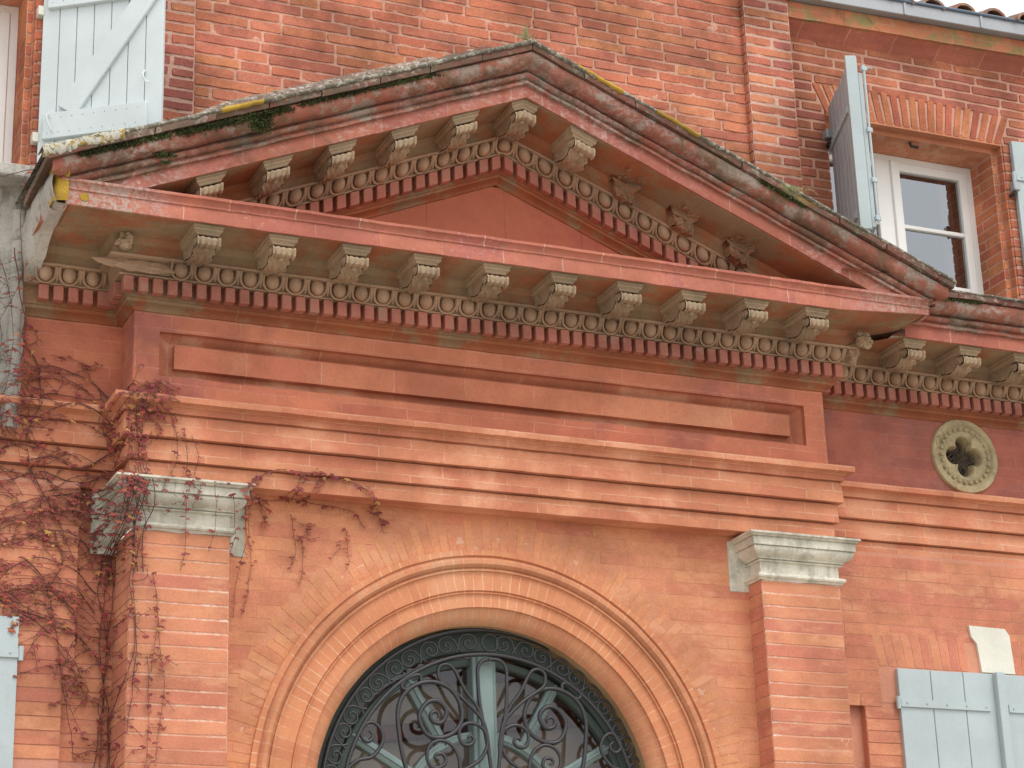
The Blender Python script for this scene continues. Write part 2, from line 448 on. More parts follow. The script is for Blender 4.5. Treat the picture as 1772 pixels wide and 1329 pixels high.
# one brick on a surface map Mp(u,v,d) -> xyz ; d>0 is out of the wall
def brick(mb, Mp, u0, u1, v0, v1, gap, jit, depth, out, col, r=None, bev=.003, seg=.07):
    r = r or rnd
    g = gap/2
    a, b, c, d = u0+g+r.uniform(0, jit), u1-g-r.uniform(0, jit), v0+g+r.uniform(0, jit*.6), v1-g-r.uniform(0, jit*.6)
    if b-a < .01 or d-c < .01: return
    k = min(.0025+jit*.35, (d-c)*.3, (b-a)*.3)
    n = max(1, int((b-a)/seg))
    pts = []
    for i in range(n+1):
        pts.append((lerp(a+k, b-k, i/n), c+r.uniform(-jit, jit)*.6))
    m = max(1, int((d-c)/seg))
    for i in range(m+1):
        pts.append((b+r.uniform(-jit, jit)*.4, lerp(c+k, d-k, i/m)))
    for i in range(n+1):
        pts.append((lerp(b-k, a+k, i/n), d+r.uniform(-jit, jit)*.6))
    for i in range(m+1):
        pts.append((a+r.uniform(-jit, jit)*.4, lerp(d-k, c+k, i/m)))
    cu, cv = (a+b)/2, (c+d)/2
    tl1, tl2 = r.uniform(-.012, .012)*jit*60, r.uniform(-.02, .02)*jit*60
    N = len(pts); base = len(mb.v)
    for (u, v) in pts: mb.v.append(Mp(u, v, -depth))
    for (u, v) in pts:
        uu = u+(bev if u < cu else -bev); vv = v+(bev if v < cv else -bev)
        mb.v.append(Mp(uu, vv, out+(u-cu)*tl1*.3+(v-cv)*tl2))
    for i in range(N):
        j = (i+1) % N
        mb.face((base+i, base+j, base+N+j, base+N+i), None, col)
    mb.face(range(base+N, base+2*N), None, col)

def courses(mb, Mp, v0, v1, ch, ivs, L, gap, jit, depth, out, colf, r=None, bev=.003, wob=0.0):
    r = r or rnd
    n = int(round((v1-v0)/ch)); i = 0
    for i in range(n):
        va, vb = v0+i*ch, v0+(i+1)*ch
        for (a, b) in ivs((va+vb)/2):
            u = a
            first = True
            while u < b-1e-4:
                l = r.choice(L)*r.uniform(.93, 1.05)
                if first and (i % 2): l *= .55
                first = False
                e = u+l
                if b-e < .09: e = b
                brick(mb, Mp, u, min(e, b), va, vb, gap*r.uniform(.8, 1.25), jit, depth, out+r.uniform(-1, 1)*jit*.6, colf(r), r, bev)
                u = e

def palette(cols, var=.12):
    def f(r):
        a, b = r.choice(cols), r.choice(cols)
        c = mixc(a, b, r.random()*.6); k = 1+r.uniform(-var, var)
        return tuple(x*k for x in c)
    return f
UPC = palette([(.55, .185, .105), (.51, .16, .095), (.56, .205, .11), (.46, .15, .10), (.57, .225, .11), (.52, .18, .11), (.50, .18, .115)], .09)
REDC = palette([(.48, .155, .095), (.50, .175, .10), (.43, .14, .10), (.53, .20, .105)])
ORC = palette([(.60, .21, .10), (.56, .18, .09), (.63, .25, .115), (.52, .15, .09)])
LOWC = palette([(.62, .262, .138), (.60, .245, .135), (.63, .272, .142), (.57, .215, .128)], .03)
LOWR = palette([(.59, .24, .138), (.56, .21, .128), (.61, .26, .14), (.53, .19, .125)], .045)
ARC = palette([(.63, .272, .135), (.64, .285, .14), (.61, .245, .128), (.62, .26, .135)], .05)

def sheet(mb, Mp, u0, u1, v0, v1, step, amp, d0, colf, skip=None, fr=9.0):
    nu, nv = max(1, int((u1-u0)/step)), max(1, int((v1-v0)/step))
    P = []
    for i in range(nv+1):
        row = []
        for j in range(nu+1):
            u, v = lerp(u0, u1, j/nu), lerp(v0, v1, i/nv)
            q = noise.noise(Vector((u*fr*3, v*fr*3, 3.1)))*.6+noise.noise(Vector((u*fr, v*fr, 9.2)))
            row.append(Mp(u, v, d0+amp*q))
        P.append(row)
    mb.grid(P, None, colf, skip=(lambda i, j: skip(lerp(u0, u1, (j+.5)/nu), lerp(v0, v1, (i+.5)/nv))) if skip else None)

def wallmap(y, xo=0.0):
    return lambda u, v, d: (u, y-d, v)

# ------------------------------------------------------------------ key dimensions (metres; x along the facade, z up from the cornice datum)
XF, D = 1.990, 0.250            # half width of the projecting centre, how far the wings stand back
ZG = -5.2                       # ground level
SL = 0.4108                     # slope of the pediment
ZR = 0.988                      # the raking cornice is the level one lifted by ZR at the axis
YB = 0.12                       # wall between the pilasters
YU, YS, YW = 0.20, 0.15, 0.30   # upper wall, upper strips, upper wing walls
XR, XL = 4.6, -4.4

house = empty('brick_house', (0, 0, ZG))
tag(house, 'salmon brick mansion front with a pediment, arched fanlight and pale blue shutters', 'house')
HI = Vector((0, 0, -ZG))        # parts are modelled in world coordinates: shift them back under the empty
def part(o):
    o.parent = house; o.location = HI; return o
def sub(o, p):
    o.parent = p; return o

# ------------------------------------------------------------------ entablature
PA = [(-.14, -.419), (.004, -.4195), (.004, -.336), (-.012, -.334), (-.012, -.3265), (.027, -.3265), (.021, -.222), (.004, -.220), (.004, -.213), (.052, -.213), (.045, -.102), (.034, -.100), (.034, -.091),
      (.058, -.091), (.058, -.078), (.062, -.064), (.078, -.054), (.098, -.050), (.107, -.048), (.107, -.018), (.098, -.012), (.0, .010)]
PFZ = [(.0, .010), (0, .118), (0, .236), (0, .355), (0, .449)]
BED = [(0, .449), (.009, .452), (.010, .459), (.020, .470), (.038, .478), (.050, .482), (.054, .490), (.054, .4975), (.062, .499), (.062, .594)]
EGGB = [(.062, .594), (.106, .5945), (.108, .602), (.096, .606), (.100, .625), (.112, .645), (.124, .670), (.164, .6715), (.166, .684), (.150, .686)]
MODB = [(.150, .686), (.150, .738), (.156, .742), (.168, .756), (.174, .774)]
SOF = [(.174, .774), (.430, .774), (.436, .780), (.446, .780), (.446, .771)]
COR = [(.446, .771), (.461, .770), (.461, .846), (.4605, .847)]
TOPM = [(.4605, .847), (.467, .8475), (.467, .857), (.463, .859), (.4635, .868), (.469, .878), (.479, .884), (.484, .885), (.484, .900), (.470, .904), (.2, .912), (-.02, .92)]
CROWN = [(.461, .846), (.480, .8475), (.482, .862), (.462, .866), (.460, .880), (.474, .884), (.486, .889), (.492, .899), (.488, .909), (.474, .915), (.460, .917),
         (.462, .926), (.500, .928), (.522, .934), (.538, .948), (.546, .968), (.549, .990), (.546, 1.004), (.530, 1.006), (.2, 1.012), (-.1, 1.014)]
PTAB = [(.003, -.419), (.003, -.327), (.022, -.326), (.022, -.2136), (.046, -.213), (.046, -.092), (.07, -.07), (.103, -.044), (.103, -.018), (.0, .010)]+[(0, .012), (0, .449)]+BED+EGGB+MODB+[(.44, .775), (.461, .776), (.461, .846), (.48, .87), (.55, .98), (.57, 1.04)]
def p_at(z):
    if z <= PTAB[0][1]: return 0.0
    for (p0, z0), (p1, z1) in zip(PTAB, PTAB[1:]):
        if z0 <= z <= z1 and z1 > z0: return lerp(p0, p1, (z-z0)/(z1-z0))
    return PTAB[-1][0]

def vlen(prof):
    v = [0.0]
    for a, b in zip(prof, prof[1:]): v.append(v[-1]+hypot(b[0]-a[0], b[1]-a[1]))
    return v
def frange(a, b, st):
    n = max(1, int(round(abs(b-a)/st)))
    return [lerp(a, b, i/n) for i in range(n+1)]
FX = sorted(set([round(x, 4) for x in frange(-1.86, 1.86, .045)]+[-1.99, -1.92, 1.92, 1.99]))
def plan_main(p):
    """plan line of the projecting block at projection p: left return, front, right return (x, y, u)"""
    e = XF+p
    pts = []
    for t in frange(0, 1, .125): pts.append((-e, lerp(D-p+.0, -p, t), -XF-.25*(1-t)))
    for x in FX:
        xx = x*(e/XF) if abs(x) > 1.87 else x
        pts.append((xx, -p, xx))
    for t in frange(0, 1, .125): pts.append((e, lerp(-p, D-p, t), XF+.25*t))
    return pts
def sweep_main(mb, prof, skip=None, u0=0.0, zf=None):
    P, UV = [], []
    vs = vlen(prof)
    for (p, z), v in zip(prof, vs):
        pl = plan_main(p)
        P.append([(x, y, (zf(x, y, p, z) if zf else z)) for x, y, u in pl]); UV.append([(u+u0, v) for x, y, u in pl])
    mb.grid(P, UV, None, skip=skip)
def sweep_wing(mb, prof, side, xend, step=.05, u0=0.0):
    vs = vlen(prof); P, UV = [], []
    n = max(2, int(abs(xend-side*XF)/step))
    for (p, z), v in zip(prof, vs):
        a = side*(XF+p)
        row = [(lerp(a, xend, i/n), D-p, z) for i in range(n+1)]
        P.append(row); UV.append([(q[0]+u0, v) for q in row])
    mb.grid(P, UV)

XWR, XWL = 4.6, -2.52
nfx = len(plan_main(0))
front_i = [i for i, q in enumerate(plan_main(0)) if -1.861 < q[0] < 1.861 and abs(q[1]) < 1e-6]
fi0, fi1 = front_i[0], front_i[-1]

ent = empty('entablature', (0, 0, 0)); ent.parent = house; ent.location = HI
def piece(name, prof, mat, side=0, jit=.0022, xend=None, smooth=40, zf=None, skip=None, parent=None, u0=0.0):
    mb = MB(jit, 6 if jit < .003 else 13)
    if side == 0: sweep_main(mb, prof, skip, u0, zf)
    else: sweep_wing(mb, prof, side, xend, u0=u0)
    o = mb.build(name, mat, parent or ent)
    smooth_by_angle(o, smooth)
    return o
def crack_chip(x, y, p, z):
    """the lower edge of the corona is broken off at its right corner"""
    if x > 2.09 and y < D and z < .80:
        t = min(1, (x-2.09)/.03)
        return z+t*(.036+.026*noise.noise(Vector((x*17, y*17, 1))))
    return z

wing_r = empty('entablature', (0, 0, 0)); part(wing_r)
wing_l = empty('entablature', (0, 0, 0)); part(wing_l)
for side, par, xe, fm, fr_ in ((0, ent, None, 'fascia', 'frieze'), (1, wing_r, XWR, 'fascia', 'friezedark'), (-1, wing_l, XWL, 'fascia', 'frieze')):
    u0 = {0: 0, 1: .13, -1: .07}[side]
    piece('architrave', PA, fm, side, xend=(XL if side < 0 else xe), parent=par, u0=u0)
    fprof = PFZ if side == 0 else [PFZ[0]]+[(0, z) for z in frange(.03, .449, .0262)]
    if side == 1:
        mbf = MB(.0022, 6); xs_ = frange(XF, XWR, .03)
        mbf.grid([[(x, D, z) for x in xs_] for p, z in fprof], [[(x+u0, z) for x in xs_] for p, z in fprof], None,
                 skip=lambda i, j: hypot((xs_[j]+xs_[j+1])/2-3.10, (fprof[i][1]+fprof[i+1][1])/2-.247) < .185)
        mbf.build('frieze', fr_, par)
    else: fo = piece('frieze', fprof, fr_, side, xend=xe, parent=par, skip=(lambda i, j: (i in (1, 2)) and fi0 <= j < fi1) if side == 0 else None, u0=u0)
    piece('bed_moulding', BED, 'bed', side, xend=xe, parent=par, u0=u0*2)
    piece('ovolo', EGGB, 'egg', side, xend=xe, parent=par)
    piece('modillion_band', MODB+SOF[1:], 'soffit', side, xend=xe, parent=par, u0=u0+.19, zf=crack_chip if side == 0 else None)
    piece('corona', COR, 'corona_crust' if side == 0 else 'corona', side, xend=xe, parent=par, zf=crack_chip if side == 0 else None, u0=u0, jit=.003)
    if side == 0:
        piece('corona_moulding', TOPM, 'corona_crust', 0, parent=par, u0=.11, jit=.003)
    elif side == 1:
        piece('crown_moulding', CROWN, 'sima', side, xend=xe, parent=par, u0=.2, jit=.004)

# recessed panel of the frieze
mb = MB(.0015, 6)
def rect_ring(ins, y, n=60, m=6, x0=-1.86, x1=1.86, z0=.118, z1=.355, kx=1.5):
    a, b, c, d = x0+ins*kx, x1-ins*kx, z0+ins, z1-ins
    pts = [(lerp(a, b, i/n), y, c) for i in range(n)]+[(b, y, lerp(c, d, i/m)) for i in range(m)]
    pts += [(lerp(b, a, i/n), y, d) for i in range(n)]+[(a, y, lerp(d, c, i/m)) for i in range(m)]
    return pts
rings = [(0, 0), (.001, .026), (.006, .028), (.014, .034), (.026, .054), (.036, .064), (.054, .066), (.056, .066), (.0565, .028)]
P = [rect_ring(a, y) for a, y in rings]
mb.grid(P, [[(q[0], q[2]+i*.0) for q in r] for i, r in enumerate(P)], closev=True)
M['panel_moulding'] = brick_mat('panel_moulding_brick', (.45, .155, .085), (.39, .13, .075), (.55, .32, .22), bw=.40, rh=.5, mvis=.5, patina=(.5, .26, .16), pat_amt=(.5, .66))  # darker than the panel field: some of the recess shade is in this colour
pm_ = mb.build('panel_moulding', 'panel_moulding', ent); smooth_by_angle(pm_, 30)
mb = MB(.0015, 6)
a, b, c, d = -1.86+.0565*1.5, 1.86-.0565*1.5, .118+.0565, .355-.0565
G = [[(x, .028, z) for x in frange(a, b, .062)] for z in frange(c, d, .05)]
mb.grid(G)
M['panel'] = brick_mat('frieze_panel_brick', (.56, .205, .115), (.50, .165, .10), (.62, .36, .25), bw=.40, rh=.5, mvis=.7, patina=(.60, .27, .155), pat_amt=(.48, .70), pat_scale=1.3)
o = mb.build('frieze_panel', 'panel', ent); smooth_by_angle(o, 30)

# dentils
def dentil_mb(w_=.0505, d_=.050, h_=.078, k=0.0):
    mb = MB(.0012, 30)
    mb.box(-w_/2, w_/2, -d_, .004, 0, h_, .0035)
    return mb
dent = [dentil_mb().build('dentil', 'dentil', None, smooth=False) for _ in range(1)][0]
COL.objects.unlink(dent)
DP = .0745
def put_dentils(par, coords, grp):
    first = None
    for (x, y, z, rz) in coords:
        c = dent.copy(); COL.objects.link(c); c.parent = par; c.location = (x, y, z); c.rotation_euler = (0, 0, rz)
        c['group'] = grp
xs = [(-27.5+i)*DP for i in range(56)]
put_dentils(ent, [(x, -.060, .513, 0) for x in xs]+[(-XF-.060, .012+i*DP, .513, -pi/2) for i in range(3)]+[(XF+.060, .012+i*DP, .513, pi/2) for i in range(3)], 'dentils under the level cornice')
put_dentils(wing_r, [(XF+.125+i*DP, D-.060, .513, 0) for i in range(20)], 'dentils of the right wing')
put_dentils(wing_l, [(-XF-.13-i*DP, D-.060, .513, 0) for i in range(5)], 'dentils of the left wing')

# egg and dart
def egg_unit(mb, x, y, z=0.0, w_=.12, sx=1, rot=0.0):
    """one egg with its shell and half darts; local frame: +x along, -y out"""
    k = MB()
    tl = .42
    k.ellipsoid((0, -.134, .643), .0345, .037, .047, 12, 8, None, -tl)
    pts = [(-.0465, .672), (-.047, .655), (-.0465, .638), (-.042, .620), (-.030, .606), (-.014, .599), (0, .597), (.014, .599), (.030, .606), (.042, .620), (.0465, .638), (.047, .655), (.0465, .672)]
    k.tube([(px*1.05, -.116-(pz-.595)*.55, pz) for px, pz in pts], .0068, 5, None, False)
    # dart between neighbours
    k.tube([(w_/2, -.154, .670), (w_/2, -.140, .640), (w_/2, -.118, .606)], lambda t: .010*(1-t*.75), 5)
    k.tube([(w_/2-.011, -.149, .668), (w_/2-.006, -.138, .640), (w_/2, -.122, .612)], .004, 4)
    k.tube([(w_/2+.011, -.149, .668), (w_/2+.006, -.138, .640), (w_/2, -.122, .612)], .004, 4)
    b = len(mb.v); c_, s_ = cos(rot), sin(rot)
    for p in k.v:
        mb.v.append((x+p[0]*c_-p[1]*s_, y+p[0]*s_+p[1]*c_, z+p[2]))
    for f, u in zip(k.f, k.uv): mb.face([b+i for i in f], u)
EP = .1195
mb = MB(.0015, 25)
for i in range(33):
    x = (i-16)*EP
    if x < -1.80: continue        # the corner eggs are worn away
    egg_unit(mb, x, 0)
egg_unit(mb, 17*EP-.02, 0)
o = mb.build('egg_and_dart', 'egg', ent); smooth_by_angle(o, 60)
mb = MB(.0015, 25)
for i in range(13): egg_unit(mb, XF+.225+i*EP, D)
o = mb.build('egg_and_dart', 'egg', wing_r); smooth_by_angle(o, 60)
mb = MB(.0015, 25)
for i in range(3): egg_unit(mb, -XF-.19-i*EP, D)
o = mb.build('egg_and_dart', 'egg', wing_l); smooth_by_angle(o, 60)

# modillion: a carved console, drawn in profile and ribbed like an acanthus leaf
def modillion_mesh():
    mb = MB(.0012, 40)
    # cap: a slab with a small cyma on front and sides, going back to the wall
    cap = [(.050, -.050), (.056, -.047), (.058, -.040), (.060, -.036), (.072, -.028), (.074, -.019), (.070, -.017), (.079, -.010), (.079, .0)]
    P = []
    for hw, z in cap:
        fy = -.356-hw   # front edge keeps the same overhang as the sides
        P.append([(-hw, -.14, z), (-hw, -.25, z), (-hw, fy, z), (0, fy, z), (hw, fy, z), (hw, -.25, z), (hw, -.14, z)])
    mb.grid(P)
    # body: contour from front scroll back along the underside
    cont = [(-.350, -.049), (-.396, -.059), (-.418, -.064), (-.427, -.079), (-.420, -.095), (-.400, -.103), (-.380, -.098), (-.368, -.086),
            (-.356, -.094), (-.340, -.108), (-.318, -.119), (-.292, -.124), (-.262, -.121), (-.232, -.112), (-.205, -.103), (-.178, -.098), (-.145, -.100)]
    nt = 28; hw = .058
    P = []
    for i, (y, z) in enumerate(cont):
        row = []
        a = i/(len(cont)-1)
        for j in range(nt+1):
            t = -1+2*j/nt
            if i <= 7:      # rolled front: bundled reeds, thicker at both ends
                rel = .011*abs(cos(t*pi*2.0))**.6+(.004 if abs(t) > .8 else 0)
                dy = -rel*(1 if 1 <= i <= 5 else .2); dz = (-rel if i in (4, 5, 6) else 0)
                wv = hw*1.03
            else:           # acanthus leaf: raised midrib, lobes running out and down, scalloped edge
                v = a*6.5+abs(t)*1.9
                lobe = abs(sin(v*pi))
                rel = .019*lobe**.7*(.35+.65*abs(t))+.014*max(0, 1-abs(t)*6)
                dy = 0; dz = -rel+.010
                wv = hw*(.84+.16*abs(sin((a*6.5+1.9)*pi)))
            row.append((t*wv, y+dy, z+dz-(.008*(1-t*t))*(0 if i < 8 else 1)))
        P.append(row)
    mb.grid(P)
    for sg in (-1, 1):   # sides with a raised volute
        mb.poly([(sg*hw*.985, y, z) for y, z in cont]+[(sg*hw*.985, -.145, -.046)])
        vol = []
        for i in range(20):
            a = i*.55; rr = .019*(1-i/24)
            vol.append((sg*hw, -.386+rr*cos(a), -.076+rr*sin(a)))
        mb.tube(vol, .0028, 4)
        vol = []
        for i in range(20):
            a = pi-i*.5; rr = .026*(1-i/26)
            vol.append((sg*hw, -.205+rr*cos(a), -.070+rr*sin(a)*.8))
        mb.tube(vol, .0028, 4)
    # a hanging leaf tip under the scroll
    mb.ellipsoid((0, -.384, -.112), .015, .014, .014, 8, 5)
    o = mb.build('modillion', 'modillion', None); smooth_by_angle(o, 38)
    return o
modp = modillion_mesh(); COL.objects.unlink(modp)
def put_mod(par, x, y, z, sh=0.0, grp='', rz=0.0, label=None):
    c = modp.copy(); COL.objects.link(c); c.parent = par
    if sh:   # raking: sheared along the slope, its own mesh
        me = modp.data.copy(); c.data = me
        for v in me.vertices: v.co.z += -sh*v.co.x if sh != 'apex' else -SL*abs(v.co.x)
    c.location = (x, y, z); c.rotation_euler = (0, 0, rz); c['group'] = grp
    if label: c['label'] = label
    return c
MP = .385
for i in range(10):
    put_mod(ent, (i-4.5)*MP, 0, .7745, grp='modillions under the level cornice')
for i in range(5):
    put_mod(wing_r, 2.53+i*.383, D, .7745, grp='modillions of the right wing')

# broken remains of the two corner modillions
def chunk(mb, q, rx, ry, rz, r):
    """angular broken lump: a coarse faceted block"""
    P = []
    for i in range(4):
        th = pi*(i+.35)/3.7; row = []
        for k in range(6):
            a = 2*pi*k/6+.3*i; f = r.uniform(.7, 1.15)
            row.append((q[0]+sin(th)*cos(a)*rx*f, q[1]+sin(th)*sin(a)*ry*f, q[2]+cos(th)*rz*f))
        P.append(row)
    mb.grid(P, closev=True); mb.poly(P[0]); mb.poly(P[-1])
def rubble(name, par, c, r_, n, mat, seed, cap=True):
    r = random.Random(seed); mb = MB(.003, 60)
    for i in range(n):
        q = (c[0]+r.uniform(-1, 1)*r_[0]*.8, c[1]+r.uniform(-1, 1)*r_[1]*.8, c[2]+r.uniform(-1, 1)*r_[2]*.8)
        chunk(mb, q, r.uniform(.4, .9)*r_[0], r.uniform(.4, .9)*r_[1], r.uniform(.4, .9)*r_[2], r)
    return mb.build(name, mat, par)
o = rubble('broken_modillion', ent, (-2.10, -.19, .735), (.045, .06, .035), 7, 'modillion', 3); o['label'] = 'broken stump of the corner modillion at the left end'
o = rubble('broken_modillion', ent, (2.16, -.24, .715), (.040, .055, .038), 7, 'modillion', 5); o['label'] = 'broken stump of the corner modillion at the right end'
o = rubble('broken_moulding', ent, (2.13, -.15, .630), (.030, .030, .045), 8, 'egg', 8); o['label'] = 'crumbled end of the egg and dart moulding'
o = rubble('broken_moulding', ent, (-1.98, -.125, .640), (.16, .014, .03), 12, 'egg', 9); o['label'] = 'worn left end of the egg and dart moulding'

# ------------------------------------------------------------------ pediment
ped = empty('pediment', (0, 0, 0)); part(ped)
def zs(x): return ZR-SL*abs(x)
CUT = .893
def rake(name, prof, mat, side, xend, jit=.0025, parent=ped, step=.04, sm=40, u0=0, back=None):
    vs = vlen(prof); P, UV = [], []
    n = int(xend/step)
    for (p, z), v in zip(prof, vs):
        row = []
        for i in range(n+1):
            x = side*xend*i/n
            row.append((x, -p, max(CUT, z+zs(x))))
        P.append(row); UV.append([(q[0]/.925+u0*side, v) for q in row])
    mb = MB(jit, 6)
    def skip(i, j): return all(abs(P[a][b][2]-CUT) < 1e-6 for a, b in ((i, j), (i+1, j), (i, j+1), (i+1, j+1)))
    mb.grid(P, UV, None, skip=skip)
    if back:      # closing face at the outer end
        mb.poly([r[-1] for r in P]+[(side*xend, .2, P[-1][-1][2]), (side*xend, .2, CUT)], [(q[0][1], q[0][2]) for q in P]+[(0, 0), (0, 0)])
    o = mb.build(name, mat, parent); smooth_by_angle(o, sm)
    return o
for sd in (-1, 1):
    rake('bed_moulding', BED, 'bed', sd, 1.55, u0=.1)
    rake('ovolo', EGGB, 'egg', sd, 1.75)
    rake('modillion_band', MODB+SOF[1:], 'soffit', sd, 2.30, u0=.2)
    rake('corona', COR, 'rake', sd, 2.42, jit=.003, u0=.1)
    rake('raking_crown', CROWN, 'sima', sd, 2.535, jit=.0045, back=True, u0=.15)

mb = MB(.0012, 5)
tri = lambda x: zs(x)+.449
P, UV = [], []
for k in range(9):
    t = k/8
    row = [(x, 0.0, lerp(.86, max(.87, tri(x)), t)) for x in frange(-1.42, 1.42, .05)]
    P.append(row); UV.append([(q[0]+.18, q[2]) for q in row])
mb.grid(P, UV)
mb.build('tympanum', 'tymp', ped)
# solid body of the pediment behind
mb = MB()
for y in (.02, YU+.02):
    mb.poly([(-2.45, y, .80), (2.45, y, .80), (2.45, y, .93), (0, y, 1.98), (-2.45, y, .93)])
mb.build('core_wall', 'tymp', ped)

# rake dentils (vertical sides, sheared), eggs, modillions
def put_rake_dentils():
    for sd in (-1, 1):
        me = dent.data.copy()
        for v in me.vertices: v.co.z += -sd*SL*v.co.x
        for i in range(30):
            x = sd*(i+.5)*DP
            z = .513+zs(x)
            if z < .885: break
            c = dent.copy(); c.data = me; COL.objects.link(c); c.parent = ped; c.location = (x, -.060, z)
            c['group'] = 'dentils under the raking cornice'
put_rake_dentils()
for sd in (-1, 1):
    mb = MB(.0015, 25)
    for i in range(15):
        x = sd*i*EP
        if i == 0 and sd < 0: continue
        if x*sd > 1.72: continue
        if .6+zs(x) < .86: continue
        egg_unit(mb, x, 0)
    o = mb.build('egg_and_dart', 'egg', ped, shift=lambda p: (p[0], p[1], p[2]+zs(p[0]))); smooth_by_angle(o, 60)
MR = .345
GR = 'modillions under the raking cornice'
put_mod(ped, 0, 0, .7745+ZR, 'apex', GR, label='apex modillion bent along both slopes')
for i in range(1, 6):
    put_mod(ped, -i*MR, 0, .7745+zs(i*MR), -SL, GR)
put_mod(ped, MR, 0, .7745+zs(MR), SL, GR)
def scar(i, seed):
    """a modillion broken off on the right slope: its back half is left, snapped at a ragged face"""
    x = i*MR; r = random.Random(seed); cut = -.205-.03*r.random()
    me = modp.data.copy(); me.materials[0] = M['scar']; o = bpy.data.objects.new('broken_modillion', me); COL.objects.link(o); o.parent = ped
    for v in me.vertices:
        c = v.co
        if c.y < cut:
            n_ = noise.noise(Vector((c.x*30, c.z*34, seed)))*.022
            side = 1 if c.x > .045 else 0          # one side of the cap still reaches forward
            c.y = (cut+n_) if not (side and c.z > -.03) else max(c.y, -.275)
            if not side: c.z = c.z*.8+noise.noise(Vector((c.x*41, c.y*30, seed+3)))*.012-.004
        c.z += -SL*c.x+noise.noise(c*50)*.003
    o.location = (x, 0, .7745+zs(x))
    o['label'] = 'snapped stump of a modillion on the right slope'; o['group'] = 'broken modillions on the right slope'
    mb = MB(.003, 40)
    for k in range(7):
        xx = x+r.uniform(-.06, .06); yy = -.20-r.random()*.14
        chunk(mb, (xx, yy, zs(xx)+.770), r.uniform(.012, .028), r.uniform(.012, .03), .007, r)
    mb.build('mortar_scar', 'scar', ped)
for i, s_ in ((2, 1), (3, 2), (4, 6)): scar(i, s_)

# tiles along the pediment edge and along the right wing cornice
def edge_tile(x0, x1, y0, y1, th, zf, seed, nseg=5, ylip=0.0):
    """slightly ragged clay slab: front edge chipped"""
    r = random.Random(seed); mb = MB(.003, 18)
    P = []
    for z_, ins in ((0, .004), (0, 0), (th*.5, -.002), (th, 0), (th, .006)):
        row = []
        for i in range(nseg+1):
            x = lerp(x0, x1, i/nseg)
            row.append((x, y0+ins+noise.noise(Vector((x*9, seed, 2)))*.006, zf(x)+z_))
        P.append(row)
    P.insert(0, [(q[0], y1, zf(q[0])) for q in P[0]])
    P.append([(q[0], y1, zf(q[0])+th) for q in P[0]])
    mb.grid(P)
    for j in (0, -1): mb.poly([row[j] for row in P])
    return mb
def tiles_rake(sd):
    x = 0.0; i = 0
    while x < 2.54:
        L_ = rnd.uniform(.27, .33); e = min(x+L_, 2.565)
        dz, dy = rnd.uniform(-.004, .004), rnd.uniform(-.008, .006)
        mb = edge_tile(sd*(x+.003), sd*(e-.003), -.566+dy, .02, .036, lambda q: zs(q)+1.009+dz, i*3+sd, 6)
        mb.build('edge_tile', 'tile_dark', ped)['group'] = 'tiles along the pediment edge'
        x = e; i += 1
    # lichen-crusted mortar bed and second course of slates above
    P, UV = [], []
    for (p, z) in ((.545, 1.044), (.573, 1.045), (.578, 1.052), (.576, 1.062), (.566, 1.070), (.545, 1.074), (.3, 1.080), (.0, 1.086), (-.22, 1.09)):
        row = []
        for k in range(161):
            x = sd*2.575*k/160
            w1 = noise.noise(Vector((x*11, 5.5, sd)))*.007+noise.noise(Vector((x*47, 2.5, sd)))*.006
            row.append((x, -p+w1*(1 if p > .5 else 0), z+zs(x)+w1*.8))
        P.append(row)
    mb = MB(.002, 40); mb.grid(P)
    mb.build('verge_mortar', 'tile_lichen', ped, smooth=True)
tiles_rake(-1); tiles_rake(1)
# upper course of broken tiles and mortar bedded on the left slope
def verge_course(x0, x1, h, mat, name, seed):
    mb = MB(.004, 45); P = []
    for (p, z) in ((.560, 1.066), (.552, 1.070), (.540, 1.070+h*.5), (.515, 1.070+h), (.45, 1.074+h), (.1, 1.08+h)):
        row = []
        for x in frange(x0, x1, .018):
            e = min(1, (x-x0)/.25, (x1-x)/.06); w1 = noise.noise(Vector((x*17, seed, p*9)))*.009
            row.append((x, -p+w1, z+zs(x)+(w1-(1-e)*h)))
        P.append(row)
    mb.grid(P); mb.build(name, mat, ped, smooth=False)
verge_course(-1.95, -.50, .050, 'tile_lichen_brown', 'verge_course', 3)
verge_course(-.72, -.18, .038, 'tile_dark', 'verge_course', 8)

# wing roof edge tiles
def wing_tiles(x0, x1, par):
    x = x0; i = 0
    while x < x1:
        e = x+rnd.uniform(.27, .33); dz, dy = rnd.uniform(-.004, .004), rnd.uniform(-.006, .006)
        edge_tile(x+.003, e-.003, D-.566+dy, D+.04, .034, lambda q: 1.009+dz, i+50, 6).build('edge_tile', 'tile_dark', par)['group'] = 'tiles along the wing cornice'
        x = e; i += 1
    mb = MB(.003, 40); P = []
    for (p, z) in ((.545, 1.042), (.574, 1.044), (.577, 1.052), (.560, 1.060), (.3, 1.09), (.0, 1.15), (-.36, 1.21)):
        P.append([(q, D-p+noise.noise(Vector((q*11, 1.5, 0)))*.008*(1 if p > .5 else 0), z+noise.noise(Vector((q*13, 7.5, 0)))*.006) for q in frange(x0, x1, .035)])
    mb.grid(P); mb.build('verge_mortar', 'tile_lichen', par, smooth=True)
wing_tiles(XF+.45, XWR, wing_r)
# side return of the crown on the right end of the projecting block
mb = MB(.003, 7); vs = vlen(CROWN)
P = [[(XF+p, lerp(-.50, D-p, i/12), z) for i in range(13)] for p, z in CROWN]
mb.grid(P, [[(q[1], v) for q in r] for r, v in zip(P, vs)])
mb.build('crown_moulding', 'sima', wing_r)

